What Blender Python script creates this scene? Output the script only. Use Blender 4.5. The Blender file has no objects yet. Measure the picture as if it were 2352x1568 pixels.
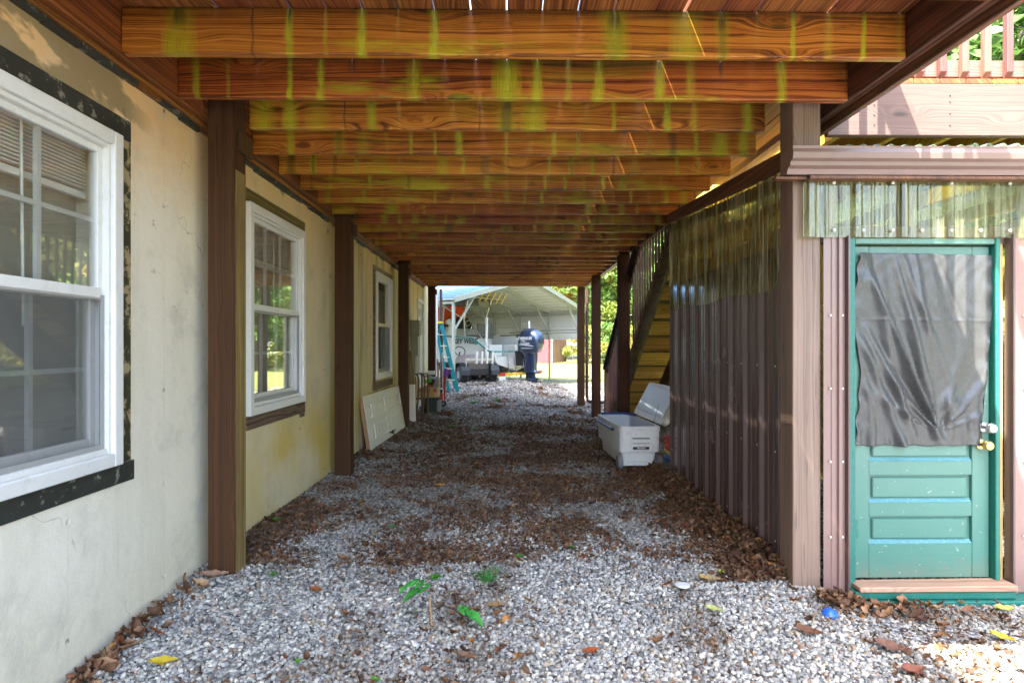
import bpy, math, random
import numpy as np
from mathutils import Vector, Matrix
R = math.radians
sc = bpy.context.scene
COL = sc.collection
random.seed(7); rng = np.random.default_rng(7)

# ------------------------------------------------------------------ camera, sky, sun, exposure
CAMZ = 1.19
cd = bpy.data.cameras.new('camera'); cam = bpy.data.objects.new('camera', cd); COL.objects.link(cam)
cam.location = (0, 0, CAMZ); cam.rotation_euler = (R(90), 0, R(-0.8))
cd.sensor_width = 36; cd.lens = 36 * 1350 / 2352; cd.shift_x = -0.00255; cd.shift_y = 0.00425
cd.clip_start = 0.05; cd.clip_end = 2000
sc.camera = cam
SUN = Vector((1.0, 1.18, -2.5)).normalized()            # direction the light travels
w = bpy.data.worlds.new('World'); sc.world = w; w.use_nodes = True
wn = w.node_tree; bg = wn.nodes['Background']
sky = wn.nodes.new('ShaderNodeTexSky'); sky.sky_type = 'NISHITA'; sky.sun_disc = False
sky.sun_elevation = math.asin(-SUN.z); sky.sun_rotation = math.atan2(-SUN.x, -SUN.y)
sky.air_density = 1.0; sky.dust_density = 3.0; sky.ozone_density = 1.0
wn.links.new(sky.outputs[0], bg.inputs[0]); bg.inputs[1].default_value = 0.15
sd = bpy.data.lights.new('sun', 'SUN'); sd.energy = 3.1; sd.angle = R(0.5); sd.color = (1, .95, .87)
so = bpy.data.objects.new('sun', sd); COL.objects.link(so)
so.rotation_euler = SUN.to_track_quat('-Z', 'Y').to_euler(); so.location = (-6, -7, 14)
vs = sc.view_settings; sc.display_settings.display_device = 'sRGB'
vs.view_transform = 'Standard'; vs.look = 'None'; vs.gamma = 1; vs.use_curve_mapping = False
vs.exposure = 3.6
cy = sc.cycles
cy.max_bounces = 12; cy.diffuse_bounces = 9; cy.glossy_bounces = 4; cy.transmission_bounces = 6; cy.transparent_max_bounces = 16
cy.caustics_reflective = False; cy.caustics_refractive = False; cy.sample_clamp_indirect = 6

# ------------------------------------------------------------------ node helpers
def new_mat(name):
    m = bpy.data.materials.new(name); m.use_nodes = True
    nt = m.node_tree; b = nt.nodes['Principled BSDF']
    return m, nt, b
def nd(nt, typ, ins=None, **props):
    n = nt.nodes.new(typ)
    for k, v in props.items(): setattr(n, k, v)
    for k, v in (ins or {}).items():
        s = n.inputs[k]
        if isinstance(v, bpy.types.NodeSocket): nt.links.new(v, s)
        else: s.default_value = v
    return n
def ma(nt, op, a, b=0.0, c=None, clamp=False):
    i = {0: a, 1: b}
    if c is not None: i[2] = c
    return nd(nt, 'ShaderNodeMath', i, operation=op, use_clamp=clamp).outputs[0]
def mx(nt, f, a, b, blend='MIX'):
    n = nt.nodes.new('ShaderNodeMix'); n.data_type = 'RGBA'; n.blend_type = blend
    for idx, v in ((0, f), (6, a), (7, b)):
        s = n.inputs[idx]
        if isinstance(v, bpy.types.NodeSocket): nt.links.new(v, s)
        elif idx == 0: s.default_value = v
        else: s.default_value = (*v, 1) if len(v) == 3 else v
    return n.outputs[2]
def rmp(nt, f, stops, interp='LINEAR'):
    n = nt.nodes.new('ShaderNodeValToRGB'); cr = n.color_ramp; cr.interpolation = interp
    while len(cr.elements) < len(stops): cr.elements.new(0.5)
    for e, (p, c) in zip(cr.elements, stops):
        e.position = p; c = (c, c, c) if isinstance(c, (int, float)) else c; e.color = (*c, 1)
    nt.links.new(f, n.inputs[0]); return n.outputs[0]
def noi(nt, vec, scale, detail=3, rough=.55, dist=0.0, out=0):
    return nd(nt, 'ShaderNodeTexNoise', {'Vector': vec, 'Scale': scale, 'Detail': detail, 'Roughness': rough, 'Distortion': dist}).outputs[out]
def sep(nt, v):
    n = nd(nt, 'ShaderNodeSeparateXYZ', {0: v}); return n.outputs
def com(nt, x, y, z):
    return nd(nt, 'ShaderNodeCombineXYZ', {0: x, 1: y, 2: z}).outputs[0]
def pos(nt): return nt.nodes.new('ShaderNodeNewGeometry').outputs['Position']
def sstep(nt, v, a, b):
    n = nd(nt, 'ShaderNodeMapRange', {0: v, 1: a, 2: b, 3: 0.0, 4: 1.0}, interpolation_type='SMOOTHSTEP'); return n.outputs[0]
def setb(nt, b, **k):
    M = {'col': 'Base Color', 'rough': 'Roughness', 'metal': 'Metallic', 'spec': 'Specular IOR Level', 'coat': 'Coat Weight', 'trans': 'Transmission Weight', 'ior': 'IOR', 'alpha': 'Alpha', 'coatr': 'Coat Roughness'}
    for kk, v in k.items():
        s = b.inputs[M[kk]]
        if isinstance(v, bpy.types.NodeSocket): nt.links.new(v, s)
        elif kk == 'col': s.default_value = (*v, 1)
        else: s.default_value = v
def bump(nt, b, h, dist=.002, strength=.6):
    n = nd(nt, 'ShaderNodeBump', {'Height': h, 'Distance': dist, 'Strength': strength}); nt.links.new(n.outputs[0], b.inputs['Normal'])

def schlick(nt, f0, gain=1.0):
    g = nt.nodes.new('ShaderNodeNewGeometry')
    d = nd(nt, 'ShaderNodeVectorMath', {0: g.outputs['Incoming'], 1: g.outputs['True Normal']}, operation='DOT_PRODUCT').outputs['Value']
    k = ma(nt, 'POWER', ma(nt, 'SUBTRACT', 1.0, ma(nt, 'ABSOLUTE', d), clamp=True), 4.0)
    return ma(nt, 'MULTIPLY_ADD', k, gain, f0, clamp=True)
# ------------------------------------------------------------------ materials
def wood(name, axis, cols, algae=0.0, rough=.55, freq=75., paint=0.0, knots=True, spec=.5, streak=0.0, moss=0.0):
    """cols = (dark, mid, light); grain along axis; algae = drip streaks under the gaps between deck boards"""
    m, nt, b = new_mat(name)
    P = pos(nt); x, y, z = sep(nt, P)
    u, v, t = {'X': (x, z, y), 'Y': (y, x, z), 'Z': (z, x, y)}[axis]
    rnd = nd(nt, 'ShaderNodeObjectInfo').outputs['Random']
    off = ma(nt, 'MULTIPLY', rnd, 61.0)
    uu = ma(nt, 'ADD', u, off)
    vv = ma(nt, 'ADD', v, ma(nt, 'MULTIPLY', t, .8))
    wv = com(nt, ma(nt, 'MULTIPLY', uu, .9), ma(nt, 'MULTIPLY', vv, 5.0), off)
    warp = noi(nt, wv, 1.6, 2, .5)
    kd = nd(nt, 'ShaderNodeTexVoronoi', {'Vector': com(nt, ma(nt, 'MULTIPLY', uu, 1.6), ma(nt, 'MULTIPLY', vv, 5.5), off), 'Scale': 1.0}, feature='F1')
    kdist = kd.outputs['Distance']
    kf = ma(nt, 'MULTIPLY', ma(nt, 'SUBTRACT', 1.0, sstep(nt, kdist, .02, .34)), .05 if knots else 0.0)
    vw = ma(nt, 'ADD', ma(nt, 'ADD', vv, ma(nt, 'MULTIPLY', warp, .055)), kf)
    ring = noi(nt, com(nt, ma(nt, 'MULTIPLY', uu, .35), ma(nt, 'MULTIPLY', vw, freq * 2.1), off), 1.0, 2, .55)
    ring = sstep(nt, ring, .30, .68)
    fib = noi(nt, com(nt, ma(nt, 'MULTIPLY', uu, 7.0), ma(nt, 'MULTIPLY', vv, 260.0), ma(nt, 'MULTIPLY', t, 120.0)), 1.0, 2, .6)
    big = noi(nt, com(nt, ma(nt, 'MULTIPLY', uu, 1.5), ma(nt, 'MULTIPLY', vv, 7.0), off), 1.0, 3, .6)
    g = ma(nt, 'ADD', ma(nt, 'MULTIPLY', ring, .42), ma(nt, 'ADD', ma(nt, 'MULTIPLY', fib, .35), ma(nt, 'MULTIPLY', big, .55)))
    col = rmp(nt, g, [(.42, cols[0]), (.70, cols[1]), (1.0, cols[2])])
    if paint > 0:
        col = mx(nt, paint, col, cols[1])
    # per piece tone
    tone = nd(nt, 'ShaderNodeHueSaturation', {'Hue': ma(nt, 'MULTIPLY_ADD', rnd, .024, .488), 'Saturation': 1.0, 'Value': ma(nt, 'MULTIPLY_ADD', rnd, .35, .82), 'Color': col}).outputs[0]
    col = tone
    if knots:
        kk = ma(nt, 'SUBTRACT', 1.0, sstep(nt, kdist, .035, .10))
        sel = ma(nt, 'GREATER_THAN', sep(nt, kd.outputs['Color'])[0], .62)
        col = mx(nt, ma(nt, 'MULTIPLY', ma(nt, 'MULTIPLY', kk, sel), .75), col, tuple(c * .35 for c in cols[0]))
    if algae > 0:
        PIT = .1455; X0 = -1.6
        wob = noi(nt, com(nt, ma(nt, 'MULTIPLY', x, 3.0), ma(nt, 'MULTIPLY', z, 9.0), ma(nt, 'MULTIPLY', y, 3.1)), 1.0, 3, .6)
        q = ma(nt, 'DIVIDE', ma(nt, 'SUBTRACT', ma(nt, 'ADD', x, ma(nt, 'MULTIPLY_ADD', wob, .03, -.015)), X0), PIT)
        fr = ma(nt, 'ABSOLUTE', ma(nt, 'SUBTRACT', q, ma(nt, 'ROUND', q)))
        gid = ma(nt, 'ROUND', ma(nt, 'DIVIDE', ma(nt, 'SUBTRACT', x, X0), PIT))
        wnz = nd(nt, 'ShaderNodeTexWhiteNoise', {'Vector': com(nt, gid, ma(nt, 'MULTIPLY', rnd, 91.0), 0.0)}, noise_dimensions='3D').outputs['Value']
        wn2 = nd(nt, 'ShaderNodeTexWhiteNoise', {'Vector': com(nt, gid, ma(nt, 'MULTIPLY', rnd, 53.0), 3.0)}, noise_dimensions='3D').outputs['Value']
        width = ma(nt, 'MULTIPLY_ADD', ma(nt, 'POWER', wn2, 3.0), .50, .07)
        fine = noi(nt, com(nt, ma(nt, 'MULTIPLY', x, 160.0), ma(nt, 'MULTIPLY', z, 14.0), y), 1.0, 2, .7)
        width = ma(nt, 'MULTIPLY', width, ma(nt, 'MULTIPLY_ADD', wob, 1.2, .4))
        mk = ma(nt, 'SUBTRACT', 1.0, sstep(nt, ma(nt, 'DIVIDE', fr, width), .1, 1.5))
        amt = sstep(nt, wnz, .25, .85)
        mk = ma(nt, 'MULTIPLY', ma(nt, 'MULTIPLY', mk, amt), ma(nt, 'MULTIPLY_ADD', fine, 1.5, .05))
        patch = noi(nt, com(nt, ma(nt, 'MULTIPLY', x, 1.1), ma(nt, 'MULTIPLY', z, 7.0), ma(nt, 'MULTIPLY', y, 5.3)), 1.0, 4, .65)
        mk2 = ma(nt, 'MULTIPLY', sstep(nt, patch, .52, .66), ma(nt, 'MULTIPLY_ADD', sstep(nt, z, 2.50, 2.40), .7, .3))
        nearf = ma(nt, 'SUBTRACT', 1.0, ma(nt, 'MULTIPLY', sstep(nt, y, 2.6, 9.0), .7))
        mk = ma(nt, 'MULTIPLY', ma(nt, 'MAXIMUM', mk, ma(nt, 'MULTIPLY', mk2, .7)), ma(nt, 'MULTIPLY', nearf, algae), clamp=True)
        grn = mx(nt, wob, (.13, .18, .006), (.58, .56, .014))
        col = mx(nt, mk, col, grn)
        # black growth in streaks and blotches; the whole top edge is darkened
        topf = sstep(nt, z, 2.44, 2.56)
        dk = ma(nt, 'SUBTRACT', 1.0, sstep(nt, ma(nt, 'DIVIDE', fr, ma(nt, 'MULTIPLY', width, .8)), .2, 1.0))
        wn3 = nd(nt, 'ShaderNodeTexWhiteNoise', {'Vector': com(nt, gid, ma(nt, 'MULTIPLY', rnd, 17.0), 7.0)}, noise_dimensions='3D').outputs['Value']
        dk = ma(nt, 'MULTIPLY', dk, sstep(nt, ma(nt, 'ADD', ma(nt, 'MULTIPLY', wn3, 1.1), ma(nt, 'MULTIPLY', topf, .55)), .75, 1.25))
        dk = ma(nt, 'MAXIMUM', dk, ma(nt, 'MULTIPLY', sstep(nt, ma(nt, 'ADD', z, ma(nt, 'MULTIPLY', patch, .10)), 2.52, 2.60), .75))
        dk = ma(nt, 'MAXIMUM', dk, ma(nt, 'MULTIPLY', sstep(nt, noi(nt, com(nt, ma(nt, 'MULTIPLY', x, 2.3), ma(nt, 'MULTIPLY', z, 13.0), ma(nt, 'MULTIPLY', y, 4.1)), 1.0, 5, .7), .56, .70), .75))
        dk = ma(nt, 'MULTIPLY', dk, ma(nt, 'MULTIPLY_ADD', fine, 1.0, .25), clamp=True)
        col = mx(nt, dk, col, (.018, .020, .006))
    if moss > 0:
        mm = sstep(nt, noi(nt, P, 7.0, 4, .7), .56, .72)
        col = mx(nt, ma(nt, 'MULTIPLY', mm, moss), col, (.10, .12, .012))
    if streak > 0:
        st = noi(nt, com(nt, ma(nt, 'MULTIPLY', u, 1.5), ma(nt, 'MULTIPLY', v, 60.), ma(nt, 'MULTIPLY', t, 60.)), 1., 3, .6)
        cr = sstep(nt, st, .64, .70)
        col = mx(nt, ma(nt, 'MULTIPLY', cr, streak), col, tuple(c * .3 for c in cols[0]))
    setb(nt, b, col=col, rough=ma(nt, 'MULTIPLY_ADD', fib, .25, rough - .1), spec=spec)
    bump(nt, b, g, .0012, .5)
    return m

def plain(name, col, rough=.5, metal=0., var=.12, scale=8., spec=.5, bmp=0., coat=0., dirt=None, dirtamt=.5, fine=60., dth=(.5, .75)):
    m, nt, b = new_mat(name)
    P = pos(nt)
    n1 = noi(nt, P, scale, 4, .6)
    c = mx(nt, n1, tuple(max(0, k * (1 - var)) for k in col), tuple(min(1, k * (1 + var)) for k in col))
    if dirt:
        d = sstep(nt, noi(nt, P, scale * 2.3, 5, .7), *dth)
        c = mx(nt, ma(nt, 'MULTIPLY', d, dirtamt), c, dirt)
    setb(nt, b, col=c, rough=ma(nt, 'MULTIPLY_ADD', n1, .2, rough - .1), metal=metal, spec=spec, coat=coat)
    if bmp > 0: bump(nt, b, noi(nt, P, fine, 4, .6), bmp, .5)
    return m

MT = {}
ORNG = ((.090, .018, .003), (.37, .108, .011), (.60, .23, .030))
MT['joist'] = wood('stained joist wood', 'X', ORNG, algae=1.0, rough=.42, freq=62)
MT['board'] = wood('stained deck board wood', 'Y', ((.07, .018, .006), (.24, .072, .016), (.40, .15, .04)), rough=.5, freq=70, moss=.45)
MT['ledger'] = wood('stained ledger wood', 'Y', ((.07, .022, .006), (.22, .075, .015), (.36, .14, .03)), rough=.45, freq=55)
MT['beam'] = wood('brown beam wood', 'Y', ((.05, .018, .008), (.13, .048, .022), (.24, .09, .035)), rough=.5, freq=60)
MT['post'] = wood('brown stained post wood', 'Z', ((.022, .010, .004), (.062, .027, .011), (.10, .044, .018)), spec=.2, rough=.7, freq=55, paint=.45, streak=.5)
MT['cornerpost'] = wood('brown post wood with painted glare', 'Z', ((.06, .035, .025), (.19, .115, .088), (.26, .165, .125)), rough=.5, freq=50, paint=.45, streak=.9)  # pinkish lightness is glare painted into the post brown
MT['rim'] = wood('faded brown rim wood', 'X', ((.095, .055, .042), (.165, .098, .074), (.22, .135, .105)), rough=.6, freq=60, paint=.3)
MT['rail'] = wood('brown railing wood', 'Z', ((.07, .03, .022), (.16, .075, .055), (.25, .12, .085)), rough=.55, freq=70, paint=.3)
MT['railx'] = wood('brown rail board wood', 'X', ((.10, .05, .035), (.22, .115, .085), (.30, .16, .12)), rough=.55, freq=70, paint=.3)
MT['raily'] = wood('dark handrail wood', 'Y', ((.03, .014, .010), (.075, .034, .024), (.12, .055, .04)), rough=.5, freq=70, paint=.3)
MT['yellow'] = wood('yellow treated pine', 'X', ((.50, .25, .03), (.82, .48, .06), (.9, .62, .12)), rough=.6, freq=45)
MT['yellowz'] = wood('yellow treated stud', 'Z', ((.20, .11, .02), (.38, .24, .06), (.52, .36, .12)), rough=.6, freq=45)
MT['stringer'] = wood('olive stringer wood', 'Y', ((.05, .04, .012), (.14, .11, .03), (.25, .20, .05)), rough=.6, freq=60)
MT['weather'] = wood('weathered trim wood', 'Y', ((.05, .03, .018), (.17, .11, .065), (.32, .23, .14)), rough=.75, freq=90, streak=.9)
MT['sidewood'] = wood('olive post side wood', 'Z', ((.08, .05, .018), (.20, .13, .045), (.32, .22, .09)), rough=.6, freq=80)
MT['ply'] = wood('golden plywood', 'Y', ((.22, .13, .03), (.40, .27, .085), (.52, .38, .15)), rough=.6, freq=16, knots=False)
MT['redwood'] = wood('reddish threshold wood', 'X', ((.20, .10, .07), (.36, .20, .14), (.45, .27, .20)), rough=.6, freq=60)
MT['pine'] = wood('raw pine', 'Z', ((.25, .14, .05), (.45, .28, .12), (.6, .42, .22)), rough=.65, freq=60)

def stucco():
    m, nt, b = new_mat('weathered plaster wall')
    P = pos(nt); x, y, z = sep(nt, P)
    n1 = noi(nt, P, 1.3, 5, .6); n2 = noi(nt, P, 9, 5, .65); nf = noi(nt, P, 220, 2, .6)
    sst = noi(nt, com(nt, x, ma(nt, 'MULTIPLY', y, 5.), ma(nt, 'MULTIPLY', z, .55)), 1., 4, .65)     # run-down staining
    c = mx(nt, n1, (.70, .65, .53), (.86, .815, .70))
    c = mx(nt, ma(nt, 'MULTIPLY', sstep(nt, sst, .45, .75), .25), c, (.50, .46, .33))
    # warm staining close under the ledger
    top = ma(nt, 'MULTIPLY', sstep(nt, ma(nt, 'ADD', z, ma(nt, 'MULTIPLY', n2, .35)), 1.85, 2.6), .9)
    c = mx(nt, top, c, (.74, .42, .14))
    # further from the near end the wall yellows
    far = sstep(nt, ma(nt, 'ADD', y, ma(nt, 'MULTIPLY', n1, 1.2)), 3.0, 5.0)
    c = mx(nt, ma(nt, 'MULTIPLY', far, .62), c, (.72, .58, .27))
    yl = ma(nt, 'MULTIPLY', sstep(nt, noi(nt, com(nt, x, ma(nt, 'MULTIPLY', y, 1.1), ma(nt, 'MULTIPLY', z, .8)), 1.0, 3, .6), .34, .58), ma(nt, 'MULTIPLY', ma(nt, 'SUBTRACT', 1.0, sstep(nt, z, .25, 1.0)), sstep(nt, y, 3.3, 4.2)))
    c = mx(nt, ma(nt, 'MULTIPLY', yl, .95), c, (.66, .45, .05))
    gr = ma(nt, 'MULTIPLY', sstep(nt, sst, .46, .66), sstep(nt, y, 5.0, 6.5))
    c = mx(nt, ma(nt, 'MULTIPLY', gr, .55), c, (.24, .22, .06))
    # lower damp beige band near
    lo = ma(nt, 'MULTIPLY', ma(nt, 'SUBTRACT', 1., sstep(nt, ma(nt, 'ADD', z, ma(nt, 'MULTIPLY', n1, .5)), .2, .75)), .35)
    c = mx(nt, lo, c, (.66, .55, .36))
    # dark smears above the first window and below the eave
    sm = noi(nt, com(nt, x, ma(nt, 'ADD', ma(nt, 'MULTIPLY', y, 2.2), ma(nt, 'MULTIPLY', z, 1.5)), ma(nt, 'MULTIPLY', z, 4.2)), 1.0, 5, .55)
    smm = ma(nt, 'MULTIPLY', sstep(nt, sm, .44, .49), sstep(nt, ma(nt, 'ADD', z, ma(nt, 'MULTIPLY', ma(nt, 'SUBTRACT', sm, .5), .8)), 2.02, 2.1))
    smm = ma(nt, 'MULTIPLY', smm, ma(nt, 'SUBTRACT', 1., sstep(nt, y, 2.5, 2.75)))
    c = mx(nt, ma(nt, 'MULTIPLY', smm, .8), c, (.20, .165, .09))
    sm2 = ma(nt, 'MULTIPLY', sstep(nt, noi(nt, com(nt, x, ma(nt, 'MULTIPLY', y, 5.), ma(nt, 'MULTIPLY', z, 6.)), 1., 6, .7), .62, .67), sstep(nt, z, 1.0, 1.9))
    c = mx(nt, ma(nt, 'MULTIPLY', sm2, .6), c, (.17, .15, .11))
    # form joints every 1.22 m, thin grey line with tie holes
    fy = ma(nt, 'ABSOLUTE', ma(nt, 'SUBTRACT', ma(nt, 'FRACT', ma(nt, 'DIVIDE', ma(nt, 'ADD', y, .55), .61)), .5))
    jl = ma(nt, 'MULTIPLY', ma(nt, 'SUBTRACT', 1., sstep(nt, fy, .002, .016)), ma(nt, 'MULTIPLY_ADD', n2, .8, .0))
    c = mx(nt, ma(nt, 'MULTIPLY', jl, .20), c, (.34, .33, .28))
    bl = sstep(nt, noi(nt, com(nt, x, ma(nt, 'MULTIPLY_ADD', z, 1.4, ma(nt, 'MULTIPLY', y, 2.)), ma(nt, 'MULTIPLY_ADD', z, 2.2, ma(nt, 'MULTIPLY', y, -1.6))), 1.6, 7, .68), .48, .72)
    c = mx(nt, ma(nt, 'MULTIPLY', bl, .38), c, (.40, .385, .32))
    hz = ma(nt, 'ABSOLUTE', ma(nt, 'SUBTRACT', ma(nt, 'FRACT', ma(nt, 'DIVIDE', ma(nt, 'ADD', z, .12), .44)), .5))
    hole = ma(nt, 'MULTIPLY', ma(nt, 'SUBTRACT', 1., sstep(nt, fy, .006, .02)), ma(nt, 'SUBTRACT', 1., sstep(nt, hz, .008, .03)))
    c = mx(nt, ma(nt, 'MULTIPLY', ma(nt, 'MULTIPLY', hole, sstep(nt, n2, .45, .55)), .8), c, (.05, .045, .04))
    # hairline cracks
    vo = nd(nt, 'ShaderNodeTexVoronoi', {'Vector': nd(nt, 'ShaderNodeVectorMath', {0: P, 1: nd(nt, 'ShaderNodeVectorMath', {0: noi(nt, P, 3, 3, .6, out=1), 1: (.35, .35, .35)}, operation='MULTIPLY').outputs[0]}, operation='ADD').outputs[0], 'Scale': 1.1}, feature='DISTANCE_TO_EDGE').outputs[0]
    ck = ma(nt, 'MULTIPLY', ma(nt, 'SUBTRACT', 1., sstep(nt, vo, .0005, .003)), sstep(nt, n1, .52, .6))
    c = mx(nt, ma(nt, 'MULTIPLY', ck, .5), c, (.18, .17, .14))
    c = mx(nt, ma(nt, 'MULTIPLY', sstep(nt, nf, .45, .75), .16), c, (.30, .29, .24))
    setb(nt, b, col=c, rough=.9, spec=.25)
    h = ma(nt, 'ADD', ma(nt, 'MULTIPLY', nf, .5), ma(nt, 'ADD', ma(nt, 'MULTIPLY', noi(nt, P, 18, 6, .65), 3.0), ma(nt, 'MULTIPLY', hole, -2.)))
    bump(nt, b, h, .003, .45)
    return m
MT['stucco'] = stucco()
MT['vinyl'] = plain('white vinyl', (.72, .72, .70), .35, var=.05, dirt=(.42, .38, .28), dirtamt=.25, scale=9)
MT['vinylgrey'] = plain('grey screen frame', (.33, .33, .32), .45)
MT['membrane'] = plain('black flashing membrane', (.030, .034, .030), .5, var=.5, scale=7, dirt=(.28, .27, .22), dirtamt=.75, dth=(.56, .64), bmp=.004, fine=35)
MT['membraneg'] = plain('mossy flashing membrane', (.035, .038, .018), .6, var=.6, scale=4, dirt=(.40, .32, .18), dirtamt=.9, dth=(.50, .58), bmp=.004, fine=40)
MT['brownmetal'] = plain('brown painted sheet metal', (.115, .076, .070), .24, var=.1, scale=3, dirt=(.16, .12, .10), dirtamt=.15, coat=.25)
MT['brownlight'] = plain('lighter brown sheet metal', (.22, .135, .115), .35, var=.08, scale=3, dirt=(.3, .24, .2), dirtamt=.2, coat=.2)  # lighter brown for the front wall sheets
MT['gutter'] = plain('brown gutter metal', (.21, .135, .115), .35, var=.08, scale=3, dirt=(.12, .10, .08), dirtamt=.3)
MT['galv'] = plain('galvanised corrugated steel', (.30, .36, .33), .4, metal=.5, var=.15, scale=6, dirt=(.16, .20, .10), dirtamt=.5)
MT['carframe'] = plain('galvanised carport tube', (.42, .45, .42), .45, metal=.35, var=.1, scale=2)
MT['carroof'] = plain('white roof sheet', (.62, .62, .60), .4, var=.05, scale=1.5, dirt=(.42, .41, .37), dirtamt=.3)
MT['carsky'] = plain('roof sheet with painted sky', (.10, .22, .42), .35, var=.08, scale=1.5)  # blue is the sky's reflection painted onto the metal
MT['white'] = plain('white paint', (.70, .69, .66), .5, var=.06, dirt=(.5, .45, .36), dirtamt=.3, scale=5)
MT['cream'] = plain('cream door paint', (.78, .75, .66), .5, var=.06, dirt=(.48, .42, .30), dirtamt=.35, scale=6)
MT['screw'] = plain('pale screw heads', (.62, .58, .52), .4)
MT['black'] = plain('black plastic', (.018, .018, .02), .5)
MT['dark'] = plain('dark interior', (.06, .055, .05), .8)
MT['rubber'] = plain('black rubber', (.03, .03, .032), .75, bmp=.003)
MT['greyplastic'] = plain('grey wheel plastic', (.22, .23, .25), .6)
MT['cooler'] = plain('white cooler plastic', (.82, .83, .83), .4, var=.05, dirt=(.42, .40, .34), dirtamt=.5, scale=9)
MT['coolerin'] = plain('cooler liner', (.60, .66, .74), .35, var=.05)
MT['blue'] = plain('blue plastic', (.02, .06, .24), .4)
MT['brightblue'] = plain('bright blue ball plastic', (.02, .12, .55), .35)
MT['hull'] = plain('white gelcoat', (.60, .60, .57), .3, var=.05, scale=2, dirt=(.45, .42, .36), dirtamt=.3)
MT['tealstripe'] = plain('teal stripe', (.02, .22, .20), .35)
MT['motor'] = plain('dark blue cowl', (.014, .028, .062), .22, var=.15, coat=.6)
MT['motorgrey'] = plain('silver motor trim', (.32, .34, .38), .3, metal=.4)
MT['decal'] = plain('pale decal', (.50, .52, .55), .4)
MT['lettering'] = plain('dark green lettering', (.02, .06, .05), .5)
MT['orange'] = plain('orange fabric', (.75, .07, .01), .6, bmp=.01, fine=9)
MT['steel'] = plain('stainless tube', (.5, .5, .48), .3, metal=.8)
MT['gold'] = plain('gold anodised tube', (.62, .42, .12), .35, metal=.5)
MT['canvas'] = plain('grey canvas', (.12, .12, .11), .8)
MT['ladder'] = plain('teal fibreglass', (.0, .22, .26), .45)
MT['yellowp'] = plain('yellow plastic', (.75, .60, .03), .4)
MT['red'] = plain('red plastic', (.50, .02, .02), .4)
MT['redmetal'] = plain('red shed metal', (.26, .05, .06), .5, scale=2)
MT['shedbrown'] = plain('brown shed metal', (.22, .13, .09), .5, scale=2)
MT['purple'] = plain('purple plastic', (.22, .04, .45), .4)
MT['green'] = plain('green plastic', (.03, .40, .04), .4)
MT['binblack'] = plain('dark green bin', (.02, .035, .03), .45)
MT['rust'] = plain('rusty tube', (.12, .075, .05), .5, metal=.3, var=.3, dirt=(.2, .1, .05))
MT['boxgrey'] = plain('grey green meter box', (.26, .28, .23), .5, metal=.2)
MT['camo'] = plain('camouflage cover', (.24, .20, .19), .7, var=.7, scale=22, bmp=.01, fine=10)
MT['brass'] = plain('brass', (.60, .45, .18), .3, metal=.9)
MT['pipe'] = plain('brown downspout', (.06, .032, .026), .4)
MT['concrete'] = plain('house siding upper', (.50, .46, .36), .8)
MT['roofing'] = plain('asphalt shingles', (.07, .06, .055), .9)
MT['bark'] = plain('tree bark', (.10, .075, .055), .9, var=.4, scale=12, bmp=.02, fine=25)

def teal():
    m, nt, b = new_mat('chipped teal door paint')
    P = pos(nt); x, y, z = sep(nt, P)
    n1 = noi(nt, P, 4, 4, .6)
    c = mx(nt, n1, (.040, .140, .108), (.062, .178, .138))
    up = nd(nt, 'ShaderNodeNewGeometry').outputs['Normal']
    glare = ma(nt, 'MULTIPLY', sstep(nt, z, .1, .9), .55)  # lighter, greyer glare painted in towards the top
    c = mx(nt, glare, c, (.135, .205, .160))
    c = mx(nt, ma(nt, 'MULTIPLY', ma(nt, 'SUBTRACT', 1., sstep(nt, ma(nt, 'ADD', z, ma(nt, 'MULTIPLY', noi(nt, P, 14, 5, .7), .25)), .12, .30)), .5), c, (.16, .13, .09))
    br = noi(nt, com(nt, ma(nt, 'MULTIPLY', x, 8), y, ma(nt, 'MULTIPLY', z, 180)), 1., 2, .5)
    c = mx(nt, ma(nt, 'MULTIPLY', br, .2), c, (.02, .17, .14))
    ch = sstep(nt, noi(nt, P, 38, 5, .75), .655, .68)
    c = mx(nt, ma(nt, 'MULTIPLY', ch, .8), c, (.5, .52, .45))
    setb(nt, b, col=c, rough=.42, spec=.5)
    bump(nt, b, ma(nt, 'ADD', br, ma(nt, 'MULTIPLY', ch, -2.)), .0015, .5)
    return m
MT['teal'] = teal()
MT['tealdark'] = plain('dark teal frame paint', (.01, .13, .10), .45, var=.15, dirt=(.25, .33, .28), dirtamt=.2, scale=20)
MT['tealblue'] = plain('blue green moulding paint', (.07, .21, .23), .5, var=.15, dirt=(.45, .5, .48), dirtamt=.35, scale=30)

def tarp():
    m, nt, b = new_mat('black plastic sheeting')
    P = pos(nt)
    setb(nt, b, col=(.060, .060, .058), rough=ma(nt, 'MULTIPLY_ADD', noi(nt, P, 30, 3), .2, .18), spec=.45)
    bump(nt, b, noi(nt, nd(nt, 'ShaderNodeVectorMath', {0: P, 1: (1, 1, .4)}, operation='MULTIPLY').outputs[0], 16, 4, .6), .008, .5)
    return m
MT['tarp'] = tarp()

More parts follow.
